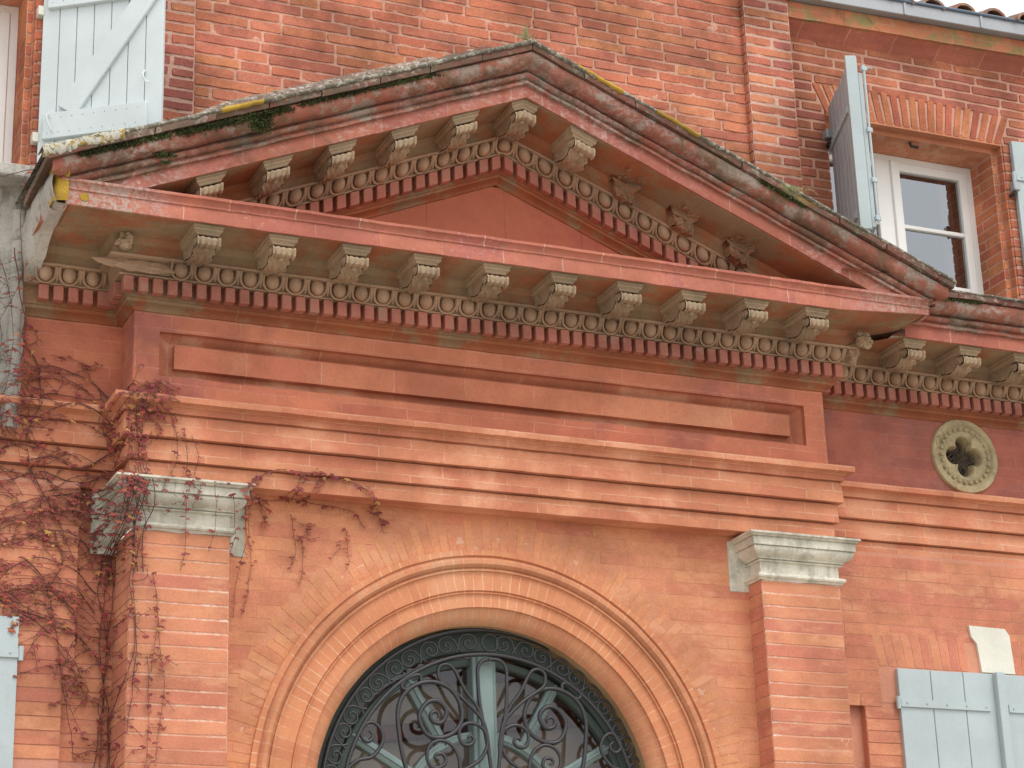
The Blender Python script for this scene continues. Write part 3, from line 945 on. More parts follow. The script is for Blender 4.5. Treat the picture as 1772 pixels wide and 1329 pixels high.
# ------------------------------------------------------------------ pilasters with stone capitals
CAPP = [(0, 0), (.006, .000), (.012, .006), (.012, .010), (.022, .012), (.027, .020), (.026, .030), (.018, .036), (.004, .037), (-.002, .042), (-.002, .100),
        (.008, .103), (.014, .105), (.014, .111), (.006, .113), (.006, .116), (.022, .117), (.022, .125), (.026, .127), (.044, .134), (.058, .148), (.065, .164), (.064, .176),
        (.058, .178), (.074, .180), (.074, .221), (.070, .224), (.082, .227), (.088, .235), (.098, .238), (.098, .249), (.0, .256)]
def pilaster(side, xi, xo, zc, seed):
    x0, x1 = (xi, xo)
    zc0 = zc
    yf, yb_ = -.026, YB
    r = random.Random(seed)
    mb = MB()
    zb = -2.05; n = int((zc0-zb)/.0705)
    pal = LOWR if side > 0 else LOWR
    Mf = wallmap(yf)
    courses(mb, Mf, zc0-n*.0705, zc0-.030, .0705, lambda v: [(x0, x1)], [1.5], .0062, .0030, .012, 0, pal, r, .0014)
    # returns, same courses
    ML = lambda u, v, d: (x0-d, u, v)
    MR_ = lambda u, v, d: (x1+d, u, v)
    courses(mb, ML, zc0-n*.0705, zc0-.030, .0705, lambda v: [(yf+.002, D+.04)], [1.5], .003, .0010, .012, 0, pal, r, .001)
    courses(mb, MR_, zc0-n*.0705, zc0-.030, .0705, lambda v: [(yf+.002, D+.04)], [1.5], .003, .0010, .012, 0, pal, r, .001)
    o = mb.build('pilaster', 'lowbrick'); part(o)
    # mortar core
    mc = MB(); c0 = (.66, .33, .22)
    for q in (0,):
        mc.col = c0
        sheet(mc, Mf, x0+.004, x1-.004, zb, zc0, .012, .0011, -.0024, c0, fr=14)
        mc.box(x0+.004, x1-.004, yf+.010, D+.05, ZG, zc0, 0, c0)
    m = mc.build('mortar_joints', 'mortar_white', o)
    # pale band directly under the capital + capital
    cp = MB(.0012, 12)
    P, UV = [], []
    for p, z in CAPP:
        ring = [(x0-p, D+.05)]+[(x0-p, lerp(YB+.1, yf-p, t)) for t in frange(0, 1, .125)]+[(x, yf-p) for x in frange(x0-p, x1+p, .05)]+[(x1+p, lerp(yf-p, YB+.1, t)) for t in frange(0, 1, .125)]+[(x1+p, D+.05)]
        P.append([(a, b, zc0+z) for a, b in ring])
    m_ = min(len(r_) for r_ in P)
    # identical point count on every ring
    nx = 11
    P = []
    for p, z in CAPP:
        ring = [(x0-p, D+.02)]+[(x0-p, lerp(YB+.1, yf-p, t)) for t in frange(0, 1, .125)]
        ring += [(lerp(x0-p, x1+p, i/nx), yf-p) for i in range(1, nx)]
        ring += [(x1+p, lerp(yf-p, YB+.1, t)) for t in frange(0, 1, .125)]+[(x1+p, D+.02)]
        P.append([(a, b, zc0+z) for a, b in ring])
    cp.grid(P)
    c = cp.build('capital', 'stone', o); smooth_by_angle(c, 28)
    # stone block set in the wall behind the capital, slightly wider than the shaft
    w_ = .115
    for q in (((x0-.13, x0+.02, D+.008, D+.06, zc0-.06, zc0+.252), (x1-.02, x1+w_, YB-.006, YB+.06, zc0-.06, zc0+.245)) if side < 0 else ((x0-.115, x0+.02, YB-.006, YB+.06, zc0-.04, zc0+.245),)):
        sb = MB(.002, 12); sb.box(*q, .004); sb.build('capital_block', 'stone', o)
    return o
PL = pilaster(-1, -1.985, -1.490, -.688, 21)
PL['label'] = 'left pilaster wound with red creeper'
PR_ = pilaster(1, 1.488, 1.985, -.690, 22)
PR_['label'] = 'right pilaster of bare salmon brick'

# ------------------------------------------------------------------ wall between the pilasters, arch
AX, AZ, AR = -.040, -1.916, .930
spv = MB(); r5 = random.Random(5)
ch = .0705; VR = .545     # outer radius of the voussoirs beyond AR
Mw = wallmap(YB)
def iv_span(v):
    R = AR+VR-.01
    dz = v-AZ
    if abs(dz) < R:
        h = math.sqrt(R*R-dz*dz)
        return [q for q in ((-1.492, AX-h), (AX+h, 1.49)) if q[1]-q[0] > .03]
    return [(-1.492, 1.49)]
courses(spv, Mw, -.419-22*ch, -.419, ch, iv_span, [.40, .30, .34], .0026, .0009, .012, 0, LOWC, r5, .0008)
# voussoirs behind and beyond the mouldings
def polar(y): return lambda u, v, d: (AX+cos(u)*(AR+v), y-d, AZ+sin(u)*(AR+v))
nV = 88
for i in range(nV):
    a0, a1 = pi*i/nV, pi*(i+1)/nV
    L1 = VR-(.14 if i % 2 else .0)*r5.random()-(.05 if i % 3 == 0 else 0)
    top = AZ+sin((a0+a1)/2)*(AR+L1)
    if top > -.425: L1 = min(L1, (-.425-AZ)/sin((a0+a1)/2)-AR)
    def Mv(u, v, d, f=polar(YB)): return f(u, v, d)
    # u is an angle: gap in radians
    brick(spv, lambda u, v, d: Mv(u/1.4, v, d), a0*1.4, a1*1.4, .345, L1, .0048, .0012, .012, .0004, ARC(r5), r5, .0008)
wall_o = spv.build('arch_wall', 'lowbrick'); part(wall_o)
mc = MB(); cm = (.61, .265, .15); mc.col = cm
sheet(mc, Mw, -1.60, 1.60, AZ-.3, -.40, .0135, .0010, -.0013, cm, skip=lambda u, v: hypot(u-AX, v-AZ) < AR+.30 and v > AZ or (abs(u-AX) < AR+.30 and v <= AZ), fr=12)
P = []
mc.col = (.68, .38, .25)
for k in range(6):
    rr = AR+.30+k*.03
    P.append([(AX+cos(a)*rr, YB+.0016, AZ+sin(a)*rr) for a in frange(0, pi, .03)])
mc.grid(P)
# rest of the wall down to the ground
for a, b in ((-1.60, AX-AR), (AX+AR, 1.60)):
    mc.box(a, b, YB+.006, YB+.4, ZG, AZ-.28, 0, cm)
mc.build('mortar_joints', 'mortar_thin', wall_o)

# moulded archivolt, brick segments
ARP = [(.377, -.002), (.376, .012), (.346, .012), (.344, .003), (.339, -.004), (.332, .010), (.318, .020), (.300, .020), (.288, .008), (.283, -.008),
       (.278, -.008), (.276, .002), (.266, .002), (.263, -.012), (.166, -.014), (.163, -.026), (.160, -.026), (.157, -.020), (.152, -.021), (.150, -.034), (.082, -.036), (.079, -.054),
       (.066, -.058), (.050, -.064), (.030, -.076), (.014, -.092), (.004, -.110), (0, -.118)]
arch = empty('archivolt', (0, 0, 0)); part(arch)
def ring_sweep(prof, name, mat, n=180, parent=arch, jit=.0015, down=.45, vshift=0.0):
    vs = vlen(prof); P, UV = [], []
    for (q, d), v in zip(prof, vs):
        rr = AR+q; row = []; uv = []
        for k in range(4): row.append((AX+rr, YB-d, AZ-down*(1-k/4))); uv.append((-down*(1-k/4), v))
        for k in range(n+1):
            a = pi*k/n; row.append((AX+cos(a)*rr, YB-d, AZ+sin(a)*rr)); uv.append((a*(AR+.2), v+vshift))
        for k in range(4): row.append((AX-rr, YB-d, AZ-down*(k+1)/4)); uv.append((pi*(AR+.2)+down*(k+1)/4, v))
        P.append(row); UV.append(uv)
    mb = MB(jit, 8); mb.grid(P, UV)
    o = mb.build(name, mat, parent); smooth_by_angle(o, 32); return o
M['arch'] = brick_mat('archivolt_brick', (.64, .268, .132), (.60, .235, .12), (.76, .48, .31), bw=.052, rh=.6, ms=.0035, mvis=.75, patina=(.62, .30, .17), pat_amt=(.5, .7), white=None, amt=.16)
M['soffit_arch'] = brick_mat('arch_soffit_brick', (.36, .24, .12), (.42, .23, .12), (.5, .33, .2), bw=.3, rh=.6, ms=.003, mvis=.4, patina=(.40, .27, .15), pat_amt=(.45, .62), white=None, amt=.2)
M['arch'].node_tree.nodes['Brick Texture'].offset = 0.0
M['arch_in'] = brick_mat('archivolt_inner_brick', (.60, .265, .137), (.57, .235, .125), (.72, .45, .30), bw=.052, rh=.6, ms=.0035, mvis=.42, patina=(.50, .29, .17), pat_amt=(.5, .7), white=None, amt=.2)
M['arch_in'].node_tree.nodes['Brick Texture'].offset = 0.0
ring_sweep(ARP[:4], 'outer_fillet', 'arch')
ring_sweep(ARP[3:14], 'outer_roll', 'arch_in')
ring_sweep(ARP[13:22], 'arch_ring', 'arch')
ring_sweep(ARP[21:], 'inner_roll', 'arch_in')
ring_sweep([(0, -.118), (0, -.15), (.001, -.20), (.002, -.36)], 'intrados', 'soffit_arch')

# soffit of the architrave between the pilasters
mb = MB(.001)
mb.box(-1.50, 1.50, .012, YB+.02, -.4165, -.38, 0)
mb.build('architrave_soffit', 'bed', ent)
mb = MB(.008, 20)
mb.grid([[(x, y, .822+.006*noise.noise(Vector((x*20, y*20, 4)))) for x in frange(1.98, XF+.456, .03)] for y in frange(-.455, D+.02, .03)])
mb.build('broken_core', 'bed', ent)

# ------------------------------------------------------------------ fanlight and grille
YI = .290
YF = .400
fan = empty('fanlight', (0, 0, 0)); part(fan)
fc = (.008, -1.973)
def polar_band(mb, c, r0, r1, y0, y1, a0=0.0, a1=pi, n=90, prof=None):
    prof = prof or [(r0, y1), (r0, y0+.006), (r0+.006, y0), (r1-.006, y0), (r1, y0+.006), (r1, y1)]
    P = [[(c[0]+cos(lerp(a0, a1, k/n))*r, y, c[1]+sin(lerp(a0, a1, k/n))*r) for k in range(n+1)] for r, y in prof]
    mb.grid(P)
def bar(mb, p0, p1, w_, y0, y1):
    d = Vector((p1[0]-p0[0], 0, p1[1]-p0[1])); L_ = d.length; d.normalize(); s_ = Vector((-d.z, 0, d.x))
    P = []
    for k, yy in ((-w_/2, y1), (-w_/2, y0+.02), (-w_/2+.012, y0+.012), (-w_/2+.018, y0+.012), (-w_/2+.024, y0), (w_/2-.024, y0), (w_/2-.018, y0+.012), (w_/2-.012, y0+.012), (w_/2, y0+.02), (w_/2, y1)):
        q0 = Vector((p0[0], yy, p0[1]))+s_*k; q1 = Vector((p1[0], yy, p1[1]))+s_*k
        P.append([q0, q1])
    mb.grid(P)
mb = MB(); polar_band(mb, (AX+.035, AZ-.005), .83, .99, YF-.03, YF+.05); polar_band(mb, fc, .81, .85, YF-.01, YF+.05)
mb.build('frame', 'green_frame', fan)
mb = MB(); mb.box(-.064, .070, YF-.045, YF+.04, -2.05, -1.12, .006); mb.box(-.042, .048, YF-.062, YF, -2.05, -1.12, .006)
mb.build('mullion', 'green_wood', fan)
for a in (30, 60, 120, 150):
    c_, s_ = cos(radians(a)), sin(radians(a))
    mb = MB(); bar(mb, (fc[0]+c_*.44, fc[1]+s_*.44), (fc[0]+c_*.84, fc[1]+s_*.84), .056, YF-.02, YF+.04)
    mb.build('glazing_bar', 'green_wood', fan)
mb = MB(); polar_band(mb, fc, .420, .468, YF-.02, YF+.04, n=60, prof=[(.418, YF+.04), (.418, YF-.005), (.428, YF-.012), (.433, YF-.02), (.453, YF-.02), (.458, YF-.012), (.468, YF-.005), (.468, YF+.04)])
mb.build('hub_ring', 'green_wood', fan)
mb = MB(); P = [[(fc[0]+cos(a)*rr, YF+.03, fc[1]+sin(a)*rr) for a in frange(0, pi, .05)] for rr in (0.01, .9)]
mb.grid(P); mb.build('glass_pane', 'fan_glass', fan)
mb = MB(); mb.box(-1.0, 1.0, YF-.05, YF+.06, -2.20, -2.04, .01); mb.build('transom', 'green_wood', fan)

# entrance door leaves, mostly under the frame
door = MB()
for s_ in (-1, 1):
    x0, x1 = (AX-.93, AX-.004) if s_ < 0 else (AX+.004, AX+.93)
    door.box(x0, x1, YF-.01, YF+.05, ZG+.15, -2.2, .004)
    for k in range(3):
        zz = ZG+.3+k*.95
        door.box(x0+.14, x1-.14, YF-.025, YF, zz, zz+.75, .012)
door = part(door.build('entrance_door', 'green_wood'))
hd = MB(); hd.tube([(AX+.07, YF-.02, -4.1), (AX+.07, YF-.07, -4.1), (AX+.17, YF-.07, -4.1)], .012, 8); hd.build('handle', 'iron', door)

# hall behind the fanlight: plaster vault with brown timbers
hall = MB()
hall.col = (.55, .45, .36)
hall.box(-1.4, 1.4, 2.4, 2.5, ZG, -.5)
P = [[(x, .5, -.60) for x in (-1.4, 1.4)], [(x, 2.4, -.60) for x in (-1.4, 1.4)]]
hall.grid(P)
for x in (-1.4, 1.4): hall.poly([(x, .5, ZG), (x, 2.4, ZG), (x, 2.4, -.5), (x, .5, -.5)])
hall.poly([(-1.4, .48, ZG), (1.4, .48, ZG), (1.4, 2.4, ZG), (-1.4, 2.4, ZG)])
hall_o = part(hall.build('hall', 'plaster'))
bm_ = MB(.004, 8)
for (x0, z0, x1, z1) in ((-1.1, -1.62, 1.1, -1.36), (-1.1, -2.0, 1.1, -1.74), (-1.1, -1.32, 1.1, -1.10)):
    bm_.obox((x0, .56, z0), (x1-x0, .0, z1-z0), (0, .08, 0), (0, 0, .085), .01)
bm_.build('beam', 'beam', hall_o)
bk = MB(.003, 8); bk.box(-1.4, 1.4, .66, .70, -2.6, -.62); bk.build('vault_panel', 'plaster', hall_o)

grille = empty('iron_grille', (0, 0, 0)); part(grille)
gc = (.012, -1.944); RI = .822; GX, GZ = .028, .014
def arcpts(c, r, a0, a1, y, n=60): return [(c[0]+cos(lerp(a0, a1, k/n))*r, y, c[1]+sin(lerp(a0, a1, k/n))*r) for k in range(n+1)]
mb = MB(); mb.tube([(gc[0]+RI, YI, gc[1]-.4)]+arcpts(gc, RI, 0, pi, YI, 80)+[(gc[0]-RI, YI, gc[1]-.4)], .0115, 6)
mb.build('inner_ring', 'iron', grille, smooth=True)
mb = MB(); polar_band(mb, (AX+.040, AZ+.005), .910, .93, YI-.012, YI+.02, n=90); mb.build('outer_ring', 'iron', grille)
def catmull(pts, n=5):
    out = []
    for i in range(len(pts)-1):
        p0, p1, p2, p3 = pts[max(i-1, 0)], pts[i], pts[i+1], pts[min(i+2, len(pts)-1)]
        for k in range(n):
            t = k/n
            out.append(tuple(.5*((2*b)+(-a+c)*t+(2*a-5*b+4*c-d)*t*t+(-a+3*b-3*c+d)*t**3) for a, b, c, d in zip(p0, p1, p2, p3)))
    out.append(tuple(pts[-1]))
    return out
SC = dict(
 loop=[(-.012, -2.05), (-.022, -1.80), (-.030, -1.703), (-.040, -1.638), (-.063, -1.501), (-.081, -1.387), (-.087, -1.265), (-.085, -1.21), (-.061, -1.172), (-.020, -1.160), (.012, -1.166)],
 lobe=[(-.041, -1.60), (-.088, -1.429), (-.157, -1.336), (-.213, -1.235), (-.245, -1.204), (-.283, -1.203), (-.307, -1.228), (-.304, -1.277), (-.279, -1.306), (-.235, -1.334), (-.171, -1.379), (-.108, -1.436), (-.064, -1.489), (-.043, -1.554), (-.032, -1.65)],
 big=[(-.43, -2.05), (-.46, -1.90), (-.488, -1.774), (-.497, -1.744), (-.521, -1.64), (-.532, -1.552), (-.537, -1.475), (-.523, -1.408), (-.491, -1.359), (-.44, -1.32), (-.375, -1.299), (-.311, -1.301), (-.248, -1.328), (-.204, -1.381), (-.183, -1.446), (-.194, -1.507), (-.234, -1.556), (-.298, -1.583), (-.362, -1.58), (-.399, -1.546), (-.42, -1.487), (-.404, -1.439), (-.365, -1.401), (-.32, -1.395), (-.282, -1.421), (-.27, -1.456), (-.29, -1.499), (-.322, -1.51), (-.351, -1.496), (-.356, -1.466), (-.334, -1.45), (-.312, -1.464), (-.315, -1.482)],
 mid=[(-.25, -1.79), (-.20, -1.755), (-.135, -1.719), (-.083, -1.682), (-.049, -1.62), (-.047, -1.566), (-.078, -1.52), (-.129, -1.501), (-.175, -1.512), (-.201, -1.543), (-.199, -1.585), (-.178, -1.614), (-.139, -1.612), (-.119, -1.587), (-.138, -1.567), (-.157, -1.58)],
 side=[(-.845, -1.86), (-.82, -1.78), (-.758, -1.719), (-.683, -1.699), (-.64, -1.656), (-.617, -1.603), (-.632, -1.55), (-.675, -1.52), (-.713, -1.536), (-.735, -1.572), (-.726, -1.607), (-.701, -1.621), (-.676, -1.605), (-.673, -1.581), (-.691, -1.567)],
 low=[(-.25, -2.05), (-.22, -1.90), (-.203, -1.80), (-.2, -1.733), (-.211, -1.669), (-.242, -1.622), (-.292, -1.598), (-.344, -1.609), (-.376, -1.646), (-.38, -1.693), (-.359, -1.734), (-.318, -1.738), (-.282, -1.713), (-.282, -1.683), (-.3, -1.666), (-.332, -1.671), (-.336, -1.691), (-.317, -1.697)],
 cap=[(-.407, -1.306), (-.407, -1.273), (-.432, -1.266), (-.49, -1.293), (-.513, -1.324), (-.497, -1.344), (-.462, -1.332)],
 foot=[(-.83, -1.95), (-.76, -1.90), (-.66, -1.88), (-.58, -1.92), (-.56, -1.99), (-.60, -2.05), (-.67, -2.05), (-.69, -2.0), (-.65, -1.97)])
XC = -.008
for nm, pts in SC.items():
    rr = {'big': .0122, 'loop': .0104, 'lobe': .0104}.get(nm, .0102)
    for sg in (1, -1):
        if nm == 'loop' and sg < 0: pass
        q = [(GX+XC+sg*(x-XC), YI+(.006 if sg > 0 else -.006)*(nm in ('loop', 'lobe')), z+GZ) for x, z in pts]
        mb = MB(); mb.tube(catmull(q, 4), lambda t, rr=rr: rr*(1 if t < .85 else 1-(t-.85)*2.4), 6)
        mb.build('scroll', 'iron', grille, smooth=True)['group'] = 'scrolls of the fanlight grille'
# running scrolls in the band between the rings
def s_scroll(a, sg):
    """S curve: spiral near the outer ring, sweeping to the inner one"""
    rm = (RI+.915)/2; h_ = .045
    pts = [(-1.45, -.95), (-1.15, -.55), (-.95, .1), (-.6, .75), (.05, 1.0), (.75, .72), (1.02, .0), (.72, -.62), (.12, -.72), (-.3, -.3), (-.22, .2), (.15, .3), (.32, .02), (.12, -.12)]
    pts = [(a_*.050, b_*h_) for a_, b_ in pts]
    out = []
    for (dx, dr) in pts:
        aa = a+sg*dx/rm
        out.append((AX+.03+cos(aa)*(rm+dr), YI, AZ-.012+sin(aa)*(rm+dr)))
    return out
k = 0
for sg in (1, -1):
    for i in range(12):
        a = pi/2+sg*(.125+i*.128)
        mb = MB(); mb.tube(catmull(s_scroll(a, sg if i % 2 else -sg), 3), .0066, 5)
        mb.build('running_scroll', 'iron', grille, smooth=True)['group'] = 'running scrolls around the fanlight'
mb = MB(); mb.tube(arcpts((gc[0], AZ-.012+(RI+.915)/2), .046, 0, 2*pi, YI, 20), .0058, 5); mb.build('running_scroll', 'iron', grille, smooth=True)

# ------------------------------------------------------------------ lower walls beside the pilasters
def lower_wall(side):
    yl = D+.03; r = random.Random(31+side)
    mb = MB(); xo = 4.6 if side > 0 else -4.4
    ys = yl-.05                      # window surround stands proud of the narrow recess
    mp_rec, mp_sur = wallmap(yl), wallmap(ys)
    if side > 0:
        # flush above, slot below z=-1.27
        KX0, KX1 = 2.985, 3.265
        shx = 2.49
        def iv(v):
            if v > -1.268:
                if v < -.86:      # flat arch over the window from 2.30
                    return [(1.99, 2.36)]
                return [(1.99, 4.6)]
            return [(2.245, shx)]
        courses(mb, mp_sur, -.419-20*.0675, -.419, .0675, iv, [.42, .34, .30], .0028, .001, .014, 0, LOWR, r, .001)
        # flat arch bricks
        n = 34
        for i in range(n):
            a0, a1 = 2.36+i*.0605, 2.36+(i+1)*.0605
            if a1 > KX0-.015 and a0 < KX1+.0: continue
            if a0 > 4.3: continue
            lean = (2.0*((a0+a1)/2-3.13))*.12
            f = lambda u, v, d, l=lean: (u+l*(v+1.06)*1.2, ys-d, v)
            brick(mb, f, a0, a1, -1.066, -.862, .004, .0012, .012, .0005, LOWR(r), r, .002)
        o = part(mb.build('wall', 'lowbrick'))
        mc = MB(); mc.col = (.57, .26, .17)
        sheet(mc, mp_sur, 2.0, 4.6, -1.27, -.40, .03, .0008, -.0016, mc.col)
        mc.box(1.95, 4.6, yl, yl+.2, ZG, -1.27)
        mc.box(2.245, shx, ys+.004, yl+.1, ZG, -1.27)
        mc.box(2.0, 4.6, ys+.0055, yl+.1, -1.273, -.40)
        mc.build('mortar_joints', 'mortar_thin', o)
        return o
    else:
        def iv(v):
            if v > -1.335: return [(-4.4, -2.178)]
            return [(-2.47, -2.233)]
        courses(mb, mp_sur, -.419-20*.0675, -.419, .0675, iv, [.36, .28], .003, .0012, .014, 0, LOWR, r, .001)
        courses(mb, mp_rec, -.419-20*.0675, -.419, .0675, lambda v: [(-2.24, -1.98)], [.36], .003, .001, .014, 0, LOWR, r, .002)
        o = part(mb.build('wall', 'lowbrick'))
        mc = MB(); mc.col = (.58, .27, .19)
        mc.box(-4.4, -2.182, ys+.004, yl+.2, -1.33, -.40)
        mc.box(-2.45, -2.237, ys+.004, yl+.2, ZG, -1.33)
        mc.box(-4.4, -1.97, yl+.004, yl+.2, ZG, -.40)
        mc.build('mortar_joints', 'mortar_thin', o)
        return o
lower_wall(1)['label'] = 'lower wall of the right wing with a flat arch'
lower_wall(-1)['label'] = 'lower wall of the left wing under the creeper'
# white keystone
mb = MB(.0012, 10)
ysk = D+.03-.05
pts = [(2.985, -.795), (3.235, -.80), (3.262, -.84), (3.275, -1.065), (3.045, -1.065), (3.030, -.90), (2.995, -.86)]
for y in (ysk-.014,): mb.poly([(x, y, z) for x, z in pts])
n = len(pts)
for i in range(n):
    a, b = pts[i], pts[(i+1) % n]; mb.poly([(a[0], ysk-.014, a[1]), (b[0], ysk-.014, b[1]), (b[0], ysk+.03, b[1]), (a[0], ysk+.03, a[1])])
part(mb.build('keystone', 'keystone'))

# ------------------------------------------------------------------ oculus
ocx, ocz, ocr = 3.100, .247, .230
oc = MB(.001, 20)
prof = [(.232, .02), (.232, -.012), (.226, -.020), (.200, -.022), (.192, -.016), (.186, -.008), (.176, -.006), (.160, -.010), (.150, -.016), (.143, -.012)]
n = 96
def quat(a):   # quatrefoil opening radius
    b = (a+pi/4) % (pi/2)-pi/4
    return .070*cos(b)+math.sqrt(max(0, .0525**2-(.070*sin(b))**2))
P = [[(ocx+cos(2*pi*k/n)*r, D+y, ocz+sin(2*pi*k/n)*r) for k in range(n)] for r, y in prof]
for f, y in ((1.14, -.012), (1.06, -.006), (1.0, .008), (1.0, .10)):
    P.append([(ocx+cos(2*pi*k/n)*quat(2*pi*k/n)*f, D+y, ocz+sin(2*pi*k/n)*quat(2*pi*k/n)*f) for k in range(n)])
oc.grid(P, closev=True)
for k in range(26):      # bead ring
    a = 2*pi*k/26
    oc.ellipsoid((ocx+cos(a)*.166, D-.014, ocz+sin(a)*.166), .013, .012, .013, 6, 4)
for k in range(4):       # pierced spandrel dots
    a = pi/4+k*pi/2
    oc.tube(arcpts((ocx+cos(a)*.118, ocz+sin(a)*.118), .014, 0, 2*pi, D-.006, 10), .004, 4)
oculus = part(oc.build('oculus', 'oculus')); smooth_by_angle(oculus, 40)
oculus['label'] = 'round stone oculus with a quatrefoil opening'
mb = MB(); mb.poly([(ocx+cos(2*pi*k/24)*.30, D+.102, ocz+sin(2*pi*k/24)*.30) for k in range(24)]); mb.build('void', 'dark', oculus)
# bird nest: loose twigs and feathers inside the oculus
r = random.Random(77); mb = MB()
for i in range(150):
    a, q = r.uniform(0, 2*pi), r.uniform(0, .088)
    p = Vector((ocx+cos(a)*q, D+.055+r.uniform(-.02, .035), ocz-.020+sin(a)*q*1.1)); d = Vector((r.uniform(-1, 1), r.uniform(-.4, .4), r.uniform(-1, 1))).normalized()*r.uniform(.02, .05)
    mb.tube([p-d, p+Vector((0, 0, r.uniform(-.01, .01))), p+d], r.uniform(.0012, .0028), 4)
nest = mb.build('bird_nest', 'twig'); tag(nest, 'dry twig nest stuffed in the round quatrefoil opening', 'bird nest')

# frieze face behind oculus stays closed; nothing to cut because the stone ring covers it

# ------------------------------------------------------------------ upper walls
def upper():
    r = random.Random(91)
    mb = MB()
    # central wall
    courses(mb, wallmap(YU), .95, .95+37*.0655, .0655, lambda v: [(max(-1.66, -9), 1.76)] if v > 1.0 else [], [.40, .42, .30, .26, .18], .010, .0042, .020, 0, UPC, r, .002)
    o = part(mb.build('wall', 'upbrick'))
    o['label'] = 'rough brick wall above the pediment'
    mc = MB(); cc = (.60, .33, .24)
    def mcol(i, j): return cc
    sheet(mc, wallmap(YU), -1.70, 1.80, 1.0, 3.42, .013, .0055, -.0052, cc, fr=13)
    mc.build('mortar_joints', 'mortar', o)
    # strips
    for x0, x1, sd in ((-1.985, -1.66, -1), (1.752, 2.080, 1)):
        mb = MB()
        courses(mb, wallmap(YS), .95, .95+35*.0655, .0655, lambda v: [(x0, x1)], [.33, .34, .18] if sd < 0 else [.34], .012, .0035, .016, 0, palette([(.50, .17, .10), (.46, .145, .095), (.40, .125, .10), (.53, .21, .11)]), r, .004)
        ML = lambda u, v, d: (x0-d, u, v)
        MRr = lambda u, v, d: (x1+d, u, v)
        courses(mb, ML, .95, .95+35*.0655, .0655, lambda v: [(YS+.004, YW+.02 if sd < 0 else YU+.02)], [.3], .012, .002, .016, 0, UPC, r, .003)
        courses(mb, MRr, .95, .95+35*.0655, .0655, lambda v: [(YS+.004, YW+.02 if sd > 0 else YU+.02)], [.3], .012, .002, .016, 0, UPC, r, .003)
        s_ = part(mb.build('strip_pilaster', 'upbrick'))
        mc = MB(); c2 = (.58, .36, .28)
        sheet(mc, wallmap(YS), x0+.006, x1-.006, 1.0, 3.24, .013, .005, -.0045, c2, fr=13)
        mc.box(x0+.008, x1-.008, YS+.014, YW+.1, .95, 3.24, 0, c2)
        mc.build('mortar_joints', 'mortar', s_)
        s_['label'] = 'left edge strip of the upper wall' if sd < 0 else 'right edge strip of the upper wall'
    return o
upper()

# upper wings with window openings
def upper_wing(side):
    r = random.Random(55+side)
    mb = MB(); y = YW
    if side > 0:
        xa, xb, xe = 2.38, 3.68, 4.6
        zt = 2.415                     # bottom of the flat arch at the opening
        zarc = 2.640
    else:
        xa, xb, xe = -3.80, -2.492, -4.4
        zt, zarc = 2.415, 2.640
    def arch_edge(v):                  # splayed ends of the flat arch
        t = (v-zt)/(zarc-zt); return .10*t
    def iv(v):
        lo, hi = (2.04, xe) if side > 0 else (xe, -1.99)
        if v < zt: cut = (xa-.0, xb+.0)
        elif v < zarc: cut = (xa-arch_edge(v), xb+arch_edge(v))
        else: return [(lo, hi)]
        return [q for q in ((lo, cut[0]), (cut[1], hi)) if q[1]-q[0] > .02]
    courses(mb, wallmap(y), 1.05, 1.05+29*.0655, .0655, iv, [.42, .30, .36, .26], .011, .0035, .018, 0, REDC, r, .004)
    # flat arch: inclined bricks with a slight rise in the middle
    n = 21
    for i in range(n):
        a0, a1 = lerp(xa, xb, i/n), lerp(xa, xb, (i+1)/n)
        xm = (xa+xb)/2
        k = ((a0+a1)/2-xm)/((xb-xa)/2)
        rise = .030*(1-k*k)
        f = lambda u, v, d, k=k, rise=rise: (u+.10*k*(v-zt)/(zarc-zt), y-d, v+rise*(v-zt)/(zarc-zt))
        brick(mb, f, a0, a1, zt, zarc-.012, .009, .0022, .016, .001, ORC(r), r, .003)
    # right-hand and left-hand jamb faces: rebate, then reveal
    def jamb(x, sgn):
        Mj = lambda u, v, d: (x+sgn*d, u, v)
        courses(mb, Mj, 1.05, 1.05+21*.0655, .0655, lambda v: [(y+.002, y+.062)] if v < zt else [], [.3], .008, .0015, .01, 0, ORC, r, .002)
        x2 = x+sgn*.036
        Mj2 = lambda u, v, d: (x2+sgn*d, u, v)
        courses(mb, lambda u, v, d: (u, y+.064-d, v), 1.05, 1.05+21*.0655, .0655, lambda v: [(min(x, x2), max(x, x2))] if v < zt else [], [.3], .008, .001, .01, 0, ORC, r, .002)
        courses(mb, Mj2, 1.05, 1.05+20*.0655, .0655, lambda v: [(y+.064, y+.33)], [.3], .008, .0015, .01, 0, ORC, r, .002)
    jamb(xa, 1); jamb(xb, -1)
    o = part(mb.build('wall', 'upbrick'))
    o['label'] = 'upper wall of the right wing' if side > 0 else 'upper wall of the left wing'
    mc = MB(); c = (.60, .33, .24); mc.col = c
    lo, hi = (2.03, xe) if side > 0 else (xe, -1.97)
    sheet(mc, wallmap(y), lo, hi, 1.0, 2.96, .02, .0035, -.0055, c, skip=lambda u, v: xa-.01 < u < xb+.01 and v < zt+.02)
    mc.box(lo, xa-.004, y+.012, y+.4, 1.0, 2.9); mc.box(xb+.004, hi, y+.012, y+.4, 1.0, 2.9)
    mc.box(xa-.004, xb+.004, y+.012, y+.4, zt+.012, 2.9)
    mc.box(xa-.004, xa+.034, y+.069, y+.4, 1.0, zt+.012); mc.box(xb-.034, xb+.004, y+.069, y+.4, 1.0, zt+.012)
    mc.build('mortar_joints', 'mortar_thin', o)
    # smooth soffits of the opening
    sf = MB(.001, 9); sf.box(xa, xb, y+.001, y+.07, zt-.004, zt+.02)
    sf.box(xa+.03, xb-.03, y+.066, y+.34, zt-.036, zt+.01); sf.build('soffit', 'fascia', o)
    return o
